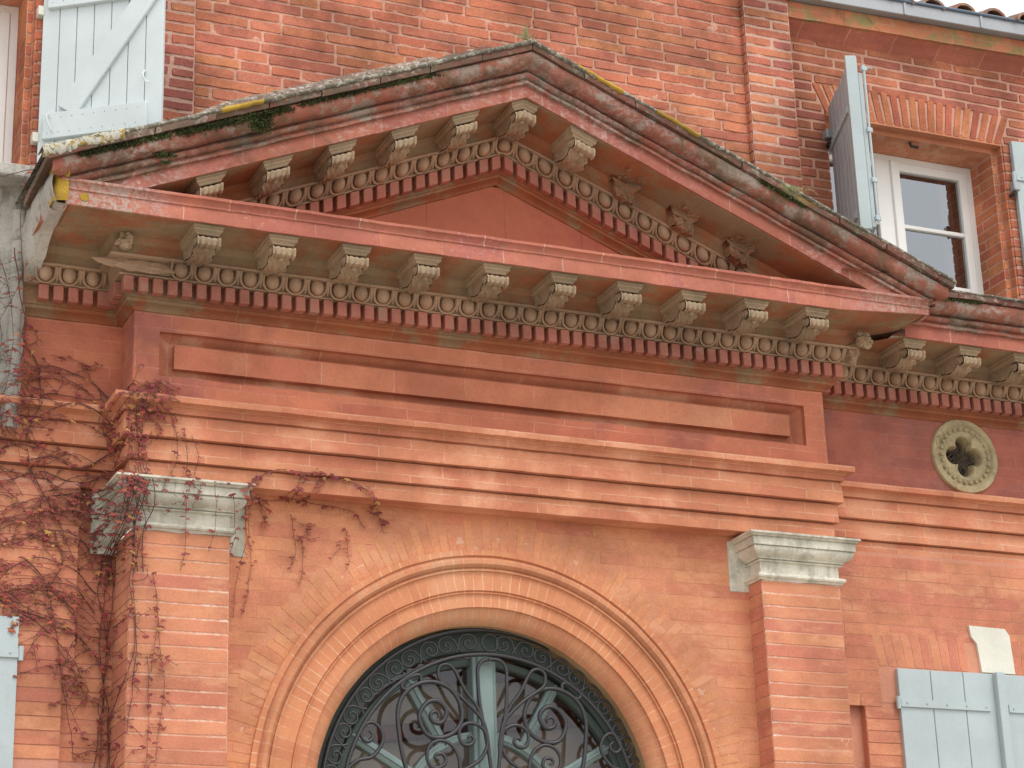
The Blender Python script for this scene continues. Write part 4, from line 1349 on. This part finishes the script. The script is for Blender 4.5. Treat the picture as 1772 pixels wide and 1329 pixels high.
upper_wing(1); upper_wing(-1)

# ------------------------------------------------------------------ windows
def window(x0, x1, z0, z1, yf, label, refl='glass'):
    wdw = empty('window', (0, 0, 0)); part(wdw); wdw['label'] = label
    mb = MB(); t = .045
    mb.box(x0, x0+t, yf, yf+.06, z0, z1, .004); mb.box(x1-t, x1, yf, yf+.06, z0, z1, .004)
    mb.box(x0+t-.003, x1-t+.003, yf+.002, yf+.06, z1-t, z1-.001, .004); mb.box(x0+t-.003, x1-t+.003, yf-.01, yf+.06, z0, z0+t, .004)
    mb.build('frame', 'white_wood', wdw)
    xm = (x0+x1)/2
    for a, b in ((x0+t, xm), (xm, x1-t)):
        sash = MB(); s_ = .058; y2 = yf+.008; sr = .13 if a < xm-.01 else .058
        sash.box(a+.002, a+s_, y2-.014, y2+.03, z0+t, z1-t, .005); sash.box(b-sr, b-.002, y2-.014, y2+.03, z0+t, z1-t, .005)
        sash.box(a+s_-.003, b-s_+.003, y2-.012, y2+.03, z1-t-s_, z1-t-.001, .005); sash.box(a+s_-.003, b-s_+.003, y2-.012, y2+.03, z0+t, z0+t+.08, .005)
        so_ = sash.build('sash', 'white_wood', wdw)
        H = z1-z0-2*t
        for k in (1, 2):
            zz = z1-t-s_-k*.385; bars = MB()
            bars.box(a+s_-.002, b-s_+.002, y2-.008, y2+.022, zz-.014, zz+.014, .005)
            bars.build('glazing_bar', 'white_wood', so_)
        gl = MB(); gl.poly([(a+s_-.01, y2+.012, z0+t), (b-s_+.01, y2+.012, z0+t), (b-s_+.01, y2+.012, z1-t), (a+s_-.01, y2+.012, z1-t)]); gl.build('glass_pane', refl, so_)
    cv = MB(); cv.box(xm-.018, xm+.018, yf-.022, yf, z0+t, z1-t, .006); cv.build('cover_strip', 'white_wood', wdw)
    rm = MB(); rm.poly([(x0-.1, yf+.9, z0-.3), (x1+.1, yf+.9, z0-.3), (x1+.1, yf+.9, z1+.1), (x0-.1, yf+.9, z1+.1)]); rm.poly([(x0-.1, yf+.05, z1+.1), (x1+.1, yf+.05, z1+.1), (x1+.1, yf+.9, z1+.1), (x0-.1, yf+.9, z1+.1)]); rm.poly([(x0-.1, yf+.05, z0-.3), (x0-.1, yf+.05, z1+.1), (x0-.1, yf+.9, z1+.1), (x0-.1, yf+.9, z0-.3)]); rm.poly([(x1+.1, yf+.05, z0-.3), (x1+.1, yf+.05, z1+.1), (x1+.1, yf+.9, z1+.1), (x1+.1, yf+.9, z0-.3)]); rm.build('room', 'dark', wdw)
    # curtain-side shutter leaf inside, brown
    ins = MB(); ins.box(x1-.22, x1-.13, yf+.06, yf+.09, z0, z1, .004); ins.build('inner_shutter', 'beam', wdw)
    return wdw
ZT = 2.379
window(2.416, 3.648, 1.080, ZT, YW+.300, 'white window of the right wing with an open sash shutter')
window(-3.764, -2.528, 1.080, ZT, YW+.300, 'white window of the left wing cut by the picture edge')
# sills
mb = MB(.003, 9); mb.box(2.36, 3.70, YW-.06, YW+.34, 1.04, 1.082, .008); mb.build('sill', 'stone', None); 
o = bpy.data.objects['sill']; part(o)
mb = MB(.004, 9); mb.box(-4.1, -2.50, .02, YW+.34, 1.10, 1.175, .010); o = part(mb.build('sill', 'cement'))

# ------------------------------------------------------------------ shutters
def shutter(o0, along, out, H, w_, th, planks, mat, label, diag=None, battens=(), hinge_z=(), pintle_at=None, face=1, hooks=()):
    """leaf: origin at hinge bottom, 'along' unit vector to the free edge, 'out' unit normal of the visible face"""
    sh = empty('shutter', (0, 0, 0)); part(sh); sh['label'] = label
    A, O, Z_ = Vector(along).normalized(), Vector(out).normalized(), Vector((0, 0, 1)); o0 = Vector(o0)
    def P3(a, d, z): return o0+A*a+O*d+Z_*z
    pw = w_/planks; gp = .0034 if mat == 'shutter_grey' else .0018
    bd = MB()
    for i in range(planks):
        bd.obox(P3(i*pw+gp, 0, rnd.uniform(0, .003)), A*(pw-2*gp), -O*th, Z_*(H-rnd.uniform(0, .004)), .003)
    bd.build('boards', mat, sh)
    bt = MB()
    for (z, h, a0, a1) in battens: bt.obox(P3(a0, .026, z), A*(a1-a0), -O*.0262, Z_*h, .005)
    if diag:
        (a0, z0), (a1, z1), dw = diag
        d = A*(a1-a0)+Z_*(z1-z0); nrm = O.cross(d.normalized())
        bt.obox(P3(a0, .024, z0)-nrm*dw/2, d, nrm*dw, -O*.0242, .004)
    if battens or diag: bt.build('batten', mat, sh)
    if hinge_z:
        for (z, a1) in hinge_z:
            hg = MB(); hg.obox(P3(.0, .011, z), A*a1, -O*.0115, Z_*.045, .0015)
            hg.tube([P3(-.012, .002, z-.012), P3(-.012, .002, z+.057)], .013, 8)
            for k in range(5): hg.ellipsoid(tuple(P3(.04+k*(a1-.07)/4, .012, z+.0225)), .006, .006, .006, 6, 4)
            hg.build('strap_hinge', 'shutter' if mat == 'shutter_grey' else mat, sh)
    if battens:
        nl = MB()
        for (z, h, a0, a1) in battens:
            for k in range(int((a1-a0)/.06)):
                for zz in (.22, .78):
                    nl.ellipsoid(tuple(P3(a0+.03+k*.06+(.012 if zz > .5 else 0), .027, z+h*zz)), .003, .003, .003, 5, 3)
        nl.build('nail_heads', 'zinc', sh)
    for h_ in hooks:
        hk = MB(); hk.tube(catmull([tuple(P3(*q)) for q in h_], 3), .004, 5); hk.build('hook', mat, sh)
    return sh
# upper left, half open, seen from its inner side
th = radians(35)
A1 = (cos(th), -sin(th), 0); O1 = (-sin(th), -cos(th), 0)
shutter((-2.463, .26, 1.285), A1, O1, 1.12, .675, .028, 7, 'shutter_light', 'pale shutter above the left end of the pediment with a diagonal brace',
        diag=((.165, .285), (.62, .95), .115), battens=((.135, .15, .035, .60), (.90, .15, .035, .60)), hinge_z=(),
        hooks=(((.07, .03, .27), (.065, .045, .26), (.075, .05, .22), (.09, .045, .18), (.095, .032, .165)),
               ((.585, .004, .47), (.580, .03, .44), (.590, .035, .41), (.600, .03, .385), (.61, .02, .40))))
for z in (1.42, 2.16):
    pn = MB(); pn.box(-2.490, -2.456, .25, .30, z, z+.055, .004); part(pn.build('hinge_block', 'keystone'))
# upper right: leaf standing out from the wall, seen nearly edge on
Hs = 1.10
dirv = Vector((-.236, -.652, 0))
shutter((2.385, .285, 1.330), dirv, Vector((-.652, .236, 0)), 1.118, .690, .034, 7, 'shutter_grey', 'grey weathered shutter standing straight out beside the right wing window',
        battens=(), hinge_z=((.83, .52), (.16, .50)))
eb = MB(); A_ = dirv.normalized(); O_ = Vector((A_.y, -A_.x, 0))
fe = Vector((2.385, .285, 1.330))+A_*.680
O_ = Vector((.652, -.236, 0)).normalized()
eb.obox(fe+O_*.030, A_*.022, -O_*.066, Vector((0, 0, 1.116)), .006)
eb.obox(fe+O_*.034+A_*.004+Vector((0, 0, .02)), A_*(-.09), O_*.026, Vector((0, 0, .99)), .005)
edge_o = part(eb.build('shutter_edge', 'shutter'))
rod = MB(); q = fe+O_*.072+A_*.006
rod.tube([q+Vector((0, 0, .05)), q+Vector((0, 0, 1.06))], .008, 6)
for z in (.06, .30, .62, 1.02): rod.obox(q+Vector((-.018, -.01, z)), (.036, 0, 0), (0, .02, 0), (0, 0, .03), .003)
rod.tube([q+Vector((0, 0, 1.03)), q+Vector((.035, -.01, 1.045)), q+Vector((.05, -.012, 1.035))], .006, 5)
rod.build('espagnolette', 'shutter', edge_o)
# far right leaf of the same window
shutter((3.735, .262, 1.30), (1, -.05, 0), (-.05, -1, 0), 1.142, .64, .03, 6, 'shutter', 'pale blue shutter at the right picture edge', hinge_z=((.86, .3),))
# lower left
shutter((-2.452, .205, -2.10), (-1, .0, 0), (0, -1, 0), 1.00, .60, .03, 6, 'shutter', 'pale blue shutter at the lower left picture edge', hinge_z=((.80, .45),))
# lower right pair, closed
shutter((2.462, .205, -2.10), (1, 0, 0), (0, -1, 0), 1.026, .66, .03, 3, 'shutter', 'closed pale blue shutter under the white keystone', hinge_z=((.805, .60),))
shutter((3.790, .205, -2.10), (-1, 0, 0), (0, -1, 0), 1.026, .66, .03, 3, 'shutter', 'second closed pale blue shutter at the lower right corner', hinge_z=((.805, .60),))
mb = MB(); mb.box(3.105, 3.165, .165, .203, -2.10, -1.068, .005); part(mb.build('cover_strip', 'shutter'))
# iron holdfasts
for pts_, r_ in (([(2.37, .30, 2.19), (2.345, .24, 2.195), (2.345, .24, 2.24)], .013), ([(3.05, YW+.10, 2.385), (3.05, YW+.09, 2.35), (3.10, YW+.085, 2.345)], .010), ([(3.705, .31, 2.06), (3.705, .25, 2.06), (3.705, .25, 2.09)], .012)):
    mb = MB(); mb.tube(pts_, r_, 7); part(mb.build('holdfast', 'iron_plain'))
for q in ((2.320, 2.372, .215, .27, 2.215, 2.275), (3.688, 3.738, .225, .265, 2.075, 2.135)):
    mb = MB(); mb.box(*q, .006); part(mb.build('hinge_socket', 'zinc'))

# ------------------------------------------------------------------ eaves, gutter, roof on the right
def esh(p): return (p[0], p[1], p[2]+.0265*(p[0]-2.0))
eav = MB(.003, 8)
EP_ = [(YW+.01, 2.900), (YW, 2.912), (YW-.012, 2.918), (YW-.030, 2.935), (YW-.062, 2.958), (YW-.098, 2.972), (YW-.102, 2.976), (YW-.128, 2.978), (YW-.130, 3.085), (YW+.1, 3.09)]
vs = vlen(EP_)
P = [[(x, y, z) for x in frange(2.07, 4.6, .05)] for y, z in EP_]
eav.grid(P[:7], [[(q[0], v) for q in r_] for r_, v in zip(P[:7], vs)])
eo = eav.build('eaves_cornice', 'corona', None, shift=esh); smooth_by_angle(eo, 30); part(eo)
ev2 = MB(.003, 8); ev2.grid(P[6:], [[(q[0], v) for q in r_] for r_, v in zip(P[6:], vs[6:])])
part(ev2.build('eaves_course', 'eaves', None, shift=esh))
gut = MB(.001, 4)
GP = [(YW-.05, 3.090), (YW-.185, 3.090), (YW-.190, 3.094), (YW-.190, 3.178)]
P = [[(x, y, z) for x in frange(2.02, 4.6, .1)] for y, z in GP]; gut.grid(P)
g_o = part(gut.build('gutter', 'zinc', None, shift=esh))
rl = MB(); rl.tube([esh((x, YW-.196, 3.186)) for x in frange(2.02, 4.6, .2)], .011, 8); rl.build('rolled_edge', 'zinc_dark', g_o, smooth=True)
for x in (2.275, 2.90, 3.48, 4.08):
    sm_ = MB(); sm_.box(x, x+.020, YW-.1975, YW-.185, 3.089+.0265*(x-2), 3.180+.0265*(x-2), .002)
    sm_.build('seam', 'zinc', g_o)
tilep = MB(.003, 16)
P = []
for i in range(12):
    row = []
    for k in range(15):
        a = pi*k/14; tp = 1-.12*i/11
        row.append((-cos(a)*.085*tp, i*.05, sin(a)*.072*tp+i*.05*.32))
    P.append(row)
tilep.grid(P)
P2 = [[(q[0]*.80, q[1], (q[2]-i*.05*.32)*.76+i*.05*.32) for q in row] for i, row in enumerate(P)]
tilep.grid(P2)
b = [P[0], P2[0]]; tilep.grid(b)
ca = tilep.build('roof_tile', 'tile', None, smooth=False); smooth_by_angle(ca, 50); COL.objects.unlink(ca)
for i in range(14):
    x = 1.95+i*.236
    for row in range(2):
        c = ca.copy(); COL.objects.link(c); c.location = (x+rnd.uniform(-.01, .01), YW-.215+row*.42+rnd.uniform(-.02, .02), 3.180+.0265*(x-2)+row*.155+rnd.uniform(-.008, .008)-ZG)
        c.rotation_euler = (0, rnd.uniform(-.06, .06), rnd.uniform(-.04, .04)); c.parent = house; c['group'] = 'canal tiles above the gutter'
rf = MB(.004, 9); rf.box(1.9, 4.6, YW-.10, YW+2.4, 3.10, 3.13, 0)
P = [[(x, y, 3.14+.34*(y-.1)+.0265*(x-2)) for x in frange(1.9, 4.6, .3)] for y in (.15, .5, 1.0, 2.6)]
rf.grid(P); part(rf.build('roof', 'tile'))
# strip capital at top right and wall behind up to the central roof
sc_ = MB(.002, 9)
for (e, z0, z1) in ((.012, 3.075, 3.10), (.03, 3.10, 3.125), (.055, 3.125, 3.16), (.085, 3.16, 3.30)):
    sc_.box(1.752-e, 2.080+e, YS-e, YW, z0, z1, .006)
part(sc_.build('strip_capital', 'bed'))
mb = MB(); mb.box(-2.0, 2.06, YU+.02, YU+2.0, .9, 3.6); part(mb.build('attic_wall', 'friezedark'))
mb = MB(); mb.box(-2.2, 2.2, -.1, YU+2.2, 3.62, 3.72, .01); part(mb.build('central_eaves', 'eaves'))

# ------------------------------------------------------------------ rendered pier, pipe and cement fillet on the left
mb = MB(.010, 9)
P = [[(x, .195+.02*sin(x*20), z) for x in frange(-3.6, -2.50, .03)] for z in frange(-.16, 1.12, .03)]
mb.grid(P)
pier = part(mb.build('rendered_pier', 'cement', smooth=True))
mb = MB(.006, 10); mb.tube([(-2.55, .185, z) for z in frange(-.17, .98, .03)], lambda t: .036, 12)
part(mb.build('downpipe', 'cement', smooth=True))
# cement render slapped over the left end of the cornice, from its front corner back to the pier
mb = MB(.010, 12); P = []
ZT_ = lambda y: lerp(1.00, 1.10, (y+.48)/.7)
ZB_ = lambda y: lerp(.765, .60, max(0, (y+.10)/.3)) if y > -.10 else .768
for k in range(15):
    t = k/14; row = []
    for y in frange(-.485, .24, .03):
        z = lerp(ZB_(y), ZT_(y), t)
        row.append((-2.492-.035*sin(pi*min(1, t*1.15))-.02*(y+.48), y, z))
    P.append(row)
mb.grid([[(-2.44, q[1], q[2]) for q in P[0]]]+P+[[(-2.44, q[1], q[2]) for q in P[-1]]])
part(mb.build('cement_fillet', 'cement', smooth=True))
mb = MB(.006, 16)
mb = MB(.008, 30)
P = []
for k in range(14):
    z = lerp(.775, 1.03, k/13); b = .012+.030*noise.noise(Vector((z*14, 3, 3)))
    P.append([(-2.35-.03*sin(z*40), -.476-(.03 if z > .9 else 0), z), (-2.44, -.484-(.03 if z > .9 else 0), z), (-2.492, -.478, z), (-2.508, -.44-b, z), (-2.510, -.40+b*2, z), (-2.500, -.37+b, z)][1:] if z < .93 else
             [(-2.44, -.515, z), (-2.50, -.512, z), (-2.517, -.46, z), (-2.516, -.40+b, z), (-2.506, -.36+b, z)])
mb.grid(P)
lich = mb.build('lichen_patch', 'yellow_lichen', smooth=True)
tag(lich, 'yellow lichen crust on the left end of the pediment cornice', 'lichen', 'lichen patches on the pediment')
for i, (x, y, z, r_) in enumerate(((-2.36, -.4635, .815, .024), (-1.93, -.5745, 1.295, .0), )):
    if r_:
        mb = MB(.002, 40); mb.ellipsoid((x, y, z), r_, .0025, r_*.9, 12, 6); s_ = mb.build('lichen_patch', 'yellow_lichen', smooth=True)
        tag(s_, 'small round yellow lichen spot on the white cornice face', 'lichen', 'lichen patches on the pediment')
for (x0, x1, sd, lab) in ((-1.72, -1.50, -1, 'yellow lichen strip on the tiles of the left slope'), (.26, .52, 1, 'yellow lichen strip on the tiles near the apex'), (.72, .98, 1, 'yellow lichen strip on the tiles of the right slope')):
    mb = MB(.003, 30); P = []
    for (p, z) in ((.560, 1.042), (.580, 1.043), (.584, 1.053), (.576, 1.066), (.50, 1.072)):
        P.append([(x, -p, z+zs(x)+noise.noise(Vector((x*30, z*30, 0)))*.006) for x in frange(x0, x1, .02)])
    mb.grid(P); s_ = mb.build('lichen_patch', 'yellow_lichen', smooth=True); tag(s_, lab, 'lichen', 'lichen patches on the pediment')

mb = MB(.005, 60); P = []
for (p, z) in ((.568, 1.016), (.577, 1.022), (.582, 1.045), (.582, 1.068), (.570, 1.080), (.45, 1.084)):
    P.append([(x, -p, z+zs(x)+noise.noise(Vector((x*60, z*50, 0)))*.014) for x in frange(-2.59, -2.20, .008)])
mb.grid(P); s_ = mb.build('lichen_patch', 'mixed_lichen', smooth=True); tag(s_, 'thick grey, white and yellow lichen crust on the lowest tile of the left slope', 'lichen', 'lichen patches on the pediment')
# ------------------------------------------------------------------ moss and grass
def moss(pts, rad, n, seed, label, dens=1.0, hang=.3):
    r = random.Random(seed); mb = MB()
    for (x, y, z) in pts:
        for k in range(n):
            a = r.gauss(0, 1)*rad; b = r.gauss(0, 1)*rad*.35; c = r.gauss(0, 1)*rad*.4-abs(r.gauss(0, hang))*rad
            q = Vector((x+a, y-abs(b), z+c)); s_ = r.uniform(.004, .010)
            d1 = Vector((r.uniform(-1, 1), r.uniform(-1, .2), r.uniform(-1, 1))).normalized()*s_
            d2 = Vector((r.uniform(-1, 1), r.uniform(-1, 1), r.uniform(-1, 1))).normalized()*s_
            mb.poly([q-d1, q+d2*.7, q+d1, q-d2*.7])
    o = mb.build('moss_clump', 'moss'); tag(o, label, 'moss', 'moss growing along the pediment'); return o
def on_rake(x, p, z): return (x, -p, zs(x)+z)
moss([on_rake(-2.40+.02*k, .552, .995) for k in range(0, 22)], .015, 44, 1, 'moss line under the tiles at the far left of the pediment')
moss([on_rake(-1.92+.018*k, .552, .992-.003*(k % 3)) for k in range(0, 32)], .017, 50, 2, 'dark green moss line under the tiles of the left slope')
moss([on_rake(-1.30+.02*k, .552, .995) for k in range(0, 38)], .011, 26, 3, 'thin moss line under the tiles nearer the apex')
moss([on_rake(-1.53+.012*k, .552, .985-.012*(j)) for k in range(5) for j in range(6)], .020, 40, 4, 'bushy moss tuft hanging over the left slope', hang=.8)
moss([on_rake(-2.02+.01*k, .505, .925-.004*k) for k in range(8)], .016, 34, 5, 'moss cushion on the roll of the left slope')
moss([on_rake(-1.98+.01*k, .500, .868) for k in range(2)], .012, 30, 6, 'small moss tuft low on the left corona')
moss([on_rake(1.36+.018*k, .558, .998) for k in range(16)], .011, 30, 7, 'mossy tuft under the tiles of the right slope')
moss([(2.46+.02*k, D-.556, .998+.004*(k % 2)) for k in range(24)], .009, 20, 8, 'moss line under the wing tiles by the window')
def grass(c, n, ln, seed, label, spread=.03, lean=(0, 0, 1), mat='dry_grass', name='grass_tuft', cat='grass'):
    r = random.Random(seed); mb = MB()
    for i in range(n):
        p = Vector(c)+Vector((r.gauss(0, spread), r.gauss(0, spread*.3), 0)); d = (Vector(lean)+Vector((r.gauss(0, .35), r.gauss(0, .2), r.gauss(0, .2)))).normalized()*ln*r.uniform(.5, 1)
        mb.tube([p, p+d*.5+Vector((r.uniform(-.005, .005), 0, .003)), p+d+Vector((0, 0, -abs(d.x)*.35))], lambda t: .0016*(1-.7*t), 4)
    o = mb.build(name, mat); return tag(o, label, cat)
grass((-.04, -.53, 2.066), 46, .105, 1, 'pale grass tuft growing on the apex of the pediment', .02)
grass((1.52, -.575, zs(1.52)+1.045), 60, .085, 2, 'dry grass bunch hanging over the right slope tiles', .045, (.6, -.3, -.35))
grass((-2.14, -.50, zs(2.14)+.93), 7, .20, 3, 'few bare dry stalks on the left slope of the pediment', .06, (.35, -.1, .55), 'twig', 'dry_stalks', 'dry stalks')

# ------------------------------------------------------------------ red creeper
def ysurf(x, z):
    if z > .93: return .0
    if x < -2.50 and z > -.17: return .175 if x < -2.585 or x > -2.505 else .115
    if z > -.419:
        p = p_at(z)
        return -p if abs(x) < XF+p else D-p
    if -.69 < z < -.44 and -2.08 < x < -1.40: return -.026-(.075 if z > -.56 else .02)
    if -1.985 < x < -1.49: return -.026
    if x > -1.49: return YB
    if x > -2.178: return D+.03
    return D-.02
def stem(pts, n=6):
    q = catmull([(x, 0.0, z) for x, z in pts], n)
    out = []
    for i, (x, _, z) in enumerate(q):
        out.append([x, ysurf(x, z)-.010, z])
    for _ in range(2):
        for i in range(1, len(out)-1): out[i][1] = min(out[i][1], (out[i-1][1]+out[i+1][1])/2)
    return [tuple(p) for p in out]
LC = [(.24, .05, .045), (.30, .065, .05), (.19, .045, .04), (.34, .10, .06), (.27, .06, .06), (.23, .07, .045)]
YLW = [(.42, .19, .06), (.5, .25, .09)]
def leaf(mb, p, s_, r, droop=.6):
    """three to five pointed leaflets on a short stalk"""
    c = r.choice(LC) if r.random() > .05 else r.choice(YLW)
    nrm = Vector((r.uniform(-.5, .5), -1, r.uniform(-.1, .7))).normalized()
    dn = Vector((r.uniform(-.6, .6), 0, -1)); dn = (dn-nrm*dn.dot(nrm)).normalized(); sd_ = nrm.cross(dn)
    b0 = Vector(p)+nrm*.010
    for a in (r.choice(((-1.0, 0, 1.0), (-1.2, -.45, .4, 1.1), (-.6, .5)))):
        k = s_*r.uniform(.75, 1.1); d = dn*cos(a)+sd_*sin(a); w_ = nrm.cross(d)
        cv = nrm*(-k*.25*r.random()*droop)
        q = [b0, b0+d*k*.45+w_*k*.24+cv*.4, b0+d*k+cv*1.4, b0+d*k*.45-w_*k*.24+cv*.4]
        cc = tuple(x*r.uniform(.8, 1.2) for x in c)
        mid = b0+d*k*.5+nrm*k*.06
        mb.poly([q[0], q[1], mid], None, cc); mb.poly([q[1], q[2], mid], None, cc); mb.poly([q[2], q[3], mid], None, cc); mb.poly([q[3], q[0], mid], None, cc)
vine = empty('climbing_vine', (-2.1, .2, ZG)); tag(vine, 'red leaved creeper climbing the left wing and the left pilaster', 'climbing plant')
VO = Vector((2.1, -.2, -ZG))
vr = random.Random(17)
stems, leaves = MB(), MB()
def grow(pts, r0, r1, dens, depth=0, lsz=.034, branch=.5):
    q = stem(pts)
    q = [(a+noise.noise(Vector((a*9, c*9, depth)))*.012, b, c+noise.noise(Vector((a*9, c*9, 7+depth)))*.012) for a, b, c in q]
    stems.tube(q, lambda t: lerp(r0, r1, t)*.52+.0003, 5)
    for i in range(1, len(q)):
        L_ = (Vector(q[i])-Vector(q[i-1])).length
        if vr.random() < dens*L_*1.05: leaf(leaves, tuple(Vector(q[i])+Vector((vr.uniform(-.016, .016), -vr.uniform(0, .012), vr.uniform(-.014, .014)))), lsz*vr.uniform(.38, .9), vr)
        if vr.random() < L_*26: 
            t_ = Vector(q[i]); e = t_+Vector((vr.uniform(-.02, .02), -.004, vr.uniform(-.02, .01))); stems.tube([t_, e], .0012, 3)
        if depth < 2 and vr.random() < branch*L_*5.5:
            a = vr.uniform(-pi, pi); ln = vr.uniform(.10, .34)/(depth+1)
            x, z = q[i][0], q[i][2]
            p2 = [(x, z), (x+cos(a)*ln*.5, z+sin(a)*ln*.35-.01), (x+cos(a+.5)*ln, z+sin(a+.5)*ln*.8-.04)]
            if p2[-1][0] < -1.62 or x > -1.45: grow(p2, r1*1.1, .0012, dens*1.3, depth+1, lsz)
# trunk bundle beside the left pilaster
for k in range(5):
    x = -2.05+k*.022
    grow([(x-.03, -2.2), (x+vr.uniform(-.05, .03), -1.85), (x+vr.uniform(-.06, .04), -1.5), (x+vr.uniform(-.05, .04), -1.2), (x+vr.uniform(-.04, .04), -.95), (x+.02, -.72)], .0042-.0004*k, .003, 7, 1)
for k in range(7):
    x = -2.06+k*.024
    grow([(x, -.90), (x+vr.uniform(-.04, .04), -.72), (x+vr.uniform(-.03, .05), -.55), (x+vr.uniform(-.05, .06), -.35), (x+vr.uniform(-.03, .07), -.12), (x+vr.uniform(0, .07), vr.uniform(-.05, .08))], .0048, .0022, 13, 1)
# arching side branches to the left on the wing
arcs = [[(-2.02, .02), (-2.15, .14), (-2.3, .19), (-2.42, .17), (-2.6, .0)], [(-2.03, -.02), (-2.2, .03), (-2.38, .04), (-2.5, -.06), (-2.7, -.2)],
        [(-2.04, -.10), (-2.2, -.02), (-2.36, -.06), (-2.48, -.14), (-2.75, -.12)], [(-2.05, -.25), (-2.2, -.33), (-2.34, -.28), (-2.5, -.33), (-2.8, -.35)],
        [(-2.05, -.35), (-2.22, -.40), (-2.4, -.36), (-2.58, -.44), (-2.8, -.5)], [(-2.05, -.5), (-2.2, -.46), (-2.38, -.50), (-2.56, -.58), (-2.8, -.62)],
        [(-2.05, -.62), (-2.22, -.55), (-2.36, -.56), (-2.54, -.66), (-2.8, -.80)], [(-2.06, -.8), (-2.18, -.68), (-2.34, -.66), (-2.5, -.74), (-2.7, -.75)],
        [(-2.07, -.95), (-2.2, -.84), (-2.36, -.80), (-2.5, -.86), (-2.7, -.95)], [(-2.55, -1.02), (-2.4, -1.10), (-2.28, -1.2), (-2.18, -1.3), (-2.1, -1.42)],
        [(-2.55, -1.0), (-2.42, -1.07), (-2.25, -1.12), (-2.12, -1.2), (-2.03, -1.35), (-2.03, -1.55)], [(-2.08, -1.05), (-2.16, -.95), (-2.3, -.92), (-2.45, -1.0)],
        [(-2.3, -.66), (-2.26, -.8), (-2.3, -.95), (-2.2, -1.05), (-2.16, -1.2)], [(-2.45, -.3), (-2.38, -.45), (-2.28, -.62), (-2.2, -.8)],
        [(-2.5, .35), (-2.42, .2), (-2.40, .0), (-2.46, -.2), (-2.42, -.4)], [(-2.58, .75), (-2.54, .5), (-2.50, .3), (-2.52, .1), (-2.46, -.1)],
        [(-2.45, -.8), (-2.35, -.9), (-2.3, -1.05), (-2.26, -1.25), (-2.22, -1.5), (-2.16, -1.75)]]
for k in range(46):      # fine web of twigs over the left wing
    x = vr.uniform(-2.75, -2.05); z = vr.uniform(-1.15, .22); a = vr.choice((0, pi))+vr.uniform(-.7, .5); ln = vr.uniform(.15, .38)
    arcs.append([(x, z), (x+cos(a)*ln*.5, z+sin(a)*ln*.5+.03), (x+cos(a)*ln, z+sin(a)*ln*.7-.02), (x+cos(a)*ln*1.3, z+sin(a)*ln*.7-.10)])
arcs = [[(min(px, -2.02), pz) for px, pz in a] for a in arcs]
for n_, a in enumerate(arcs): grow(a, .0030, .0016, 16, 1, .030, .6) if n_ >= 17 else grow(a, .0058, .0024, 12, 0, .033, .95)
# thin lines on the grey pier
for k in range(9):
    x = -2.56-.05*vr.random()-.03*k
    grow([(x, .95-vr.random()*.3), (x+vr.uniform(-.05, .05), .6), (x+vr.uniform(-.08, .08), .3), (x+vr.uniform(-.05, .05), 0), (x, -.2)], .0028, .0018, 7, 0, .024, .6)
grow([(-2.66, 1.08), (-2.55, 1.13), (-2.45, 1.12), (-2.38, 1.06)], .004, .002, 3, 1)
# runner along the capital and the architrave edge, with hanging ends
grow([(-2.0, -.42), (-1.85, -.435), (-1.7, -.43), (-1.55, -.44), (-1.44, -.43), (-1.34, -.36), (-1.22, -.32), (-1.08, -.325), (-.93, -.335), (-.80, -.36), (-.70, -.44), (-.64, -.56)], .0034, .0016, 24, 1, .040)
grow([(-1.42, -.44), (-1.30, -.46), (-1.16, -.43), (-1.04, -.44), (-.90, -.45), (-.80, -.47), (-.74, -.56)], .003, .0012, 22, 1, .038)
for (x, z0, ln) in ((-1.80, -.10, .42), (-1.74, -.16, .40), (-1.69, -.2, .36), (-1.60, -.44, .34), (-1.50, -.5, .5), (-1.44, -.46, .60), (-1.38, -.46, .58), (-1.14, -.5, .30), (-1.10, -.62, .26), (-.86, -.56, .22), (-1.88, -.9, .5), (-1.84, -1.1, .7), (-1.90, -1.3, .6), (-1.75, -.5, .38)):
    hp = [(x+vr.uniform(-.01, .01)+.03*sin(t*3), z0-ln*t) for t in (0, .25, .5, .75, 1)]
    grow(hp, .002, .001, 17, 1, .030, .3)
# dense ball over the left end of the capital
for k in range(15):
    a = vr.uniform(-2.08, -1.93); z = vr.uniform(-.70, -.40)
    grow([(a, z), (a+vr.uniform(-.06, .07), z-vr.uniform(.02, .08)), (a+vr.uniform(-.08, .10), z-vr.uniform(.06, .2))], .0034, .0018, 12, 2, .032)
for k in range(12):
    a = vr.uniform(-2.0, -1.82); z = vr.uniform(-.15, .12)
    grow([(a, z), (a+vr.uniform(-.06, .07), z-vr.uniform(.0, .06)), (a+vr.uniform(-.08, .10), z-vr.uniform(.03, .12))], .0028, .0014, 40, 2, .034)
so_ = stems.build('branches', 'bark'); so_.parent = vine; so_.location = VO
lo_ = leaves.build('foliage', 'leaf'); lo_.parent = vine; lo_.location = VO

# ------------------------------------------------------------------ ground
mb = MB(); R = 400
mb.grid([[(x, y, ZG-.004) for x in (-R, -60, -20, 20, 60, R)] for y in (-R, -60, -20, 20, 60, R)])
tag(mb.build('ground', 'ground'), kind='structure')
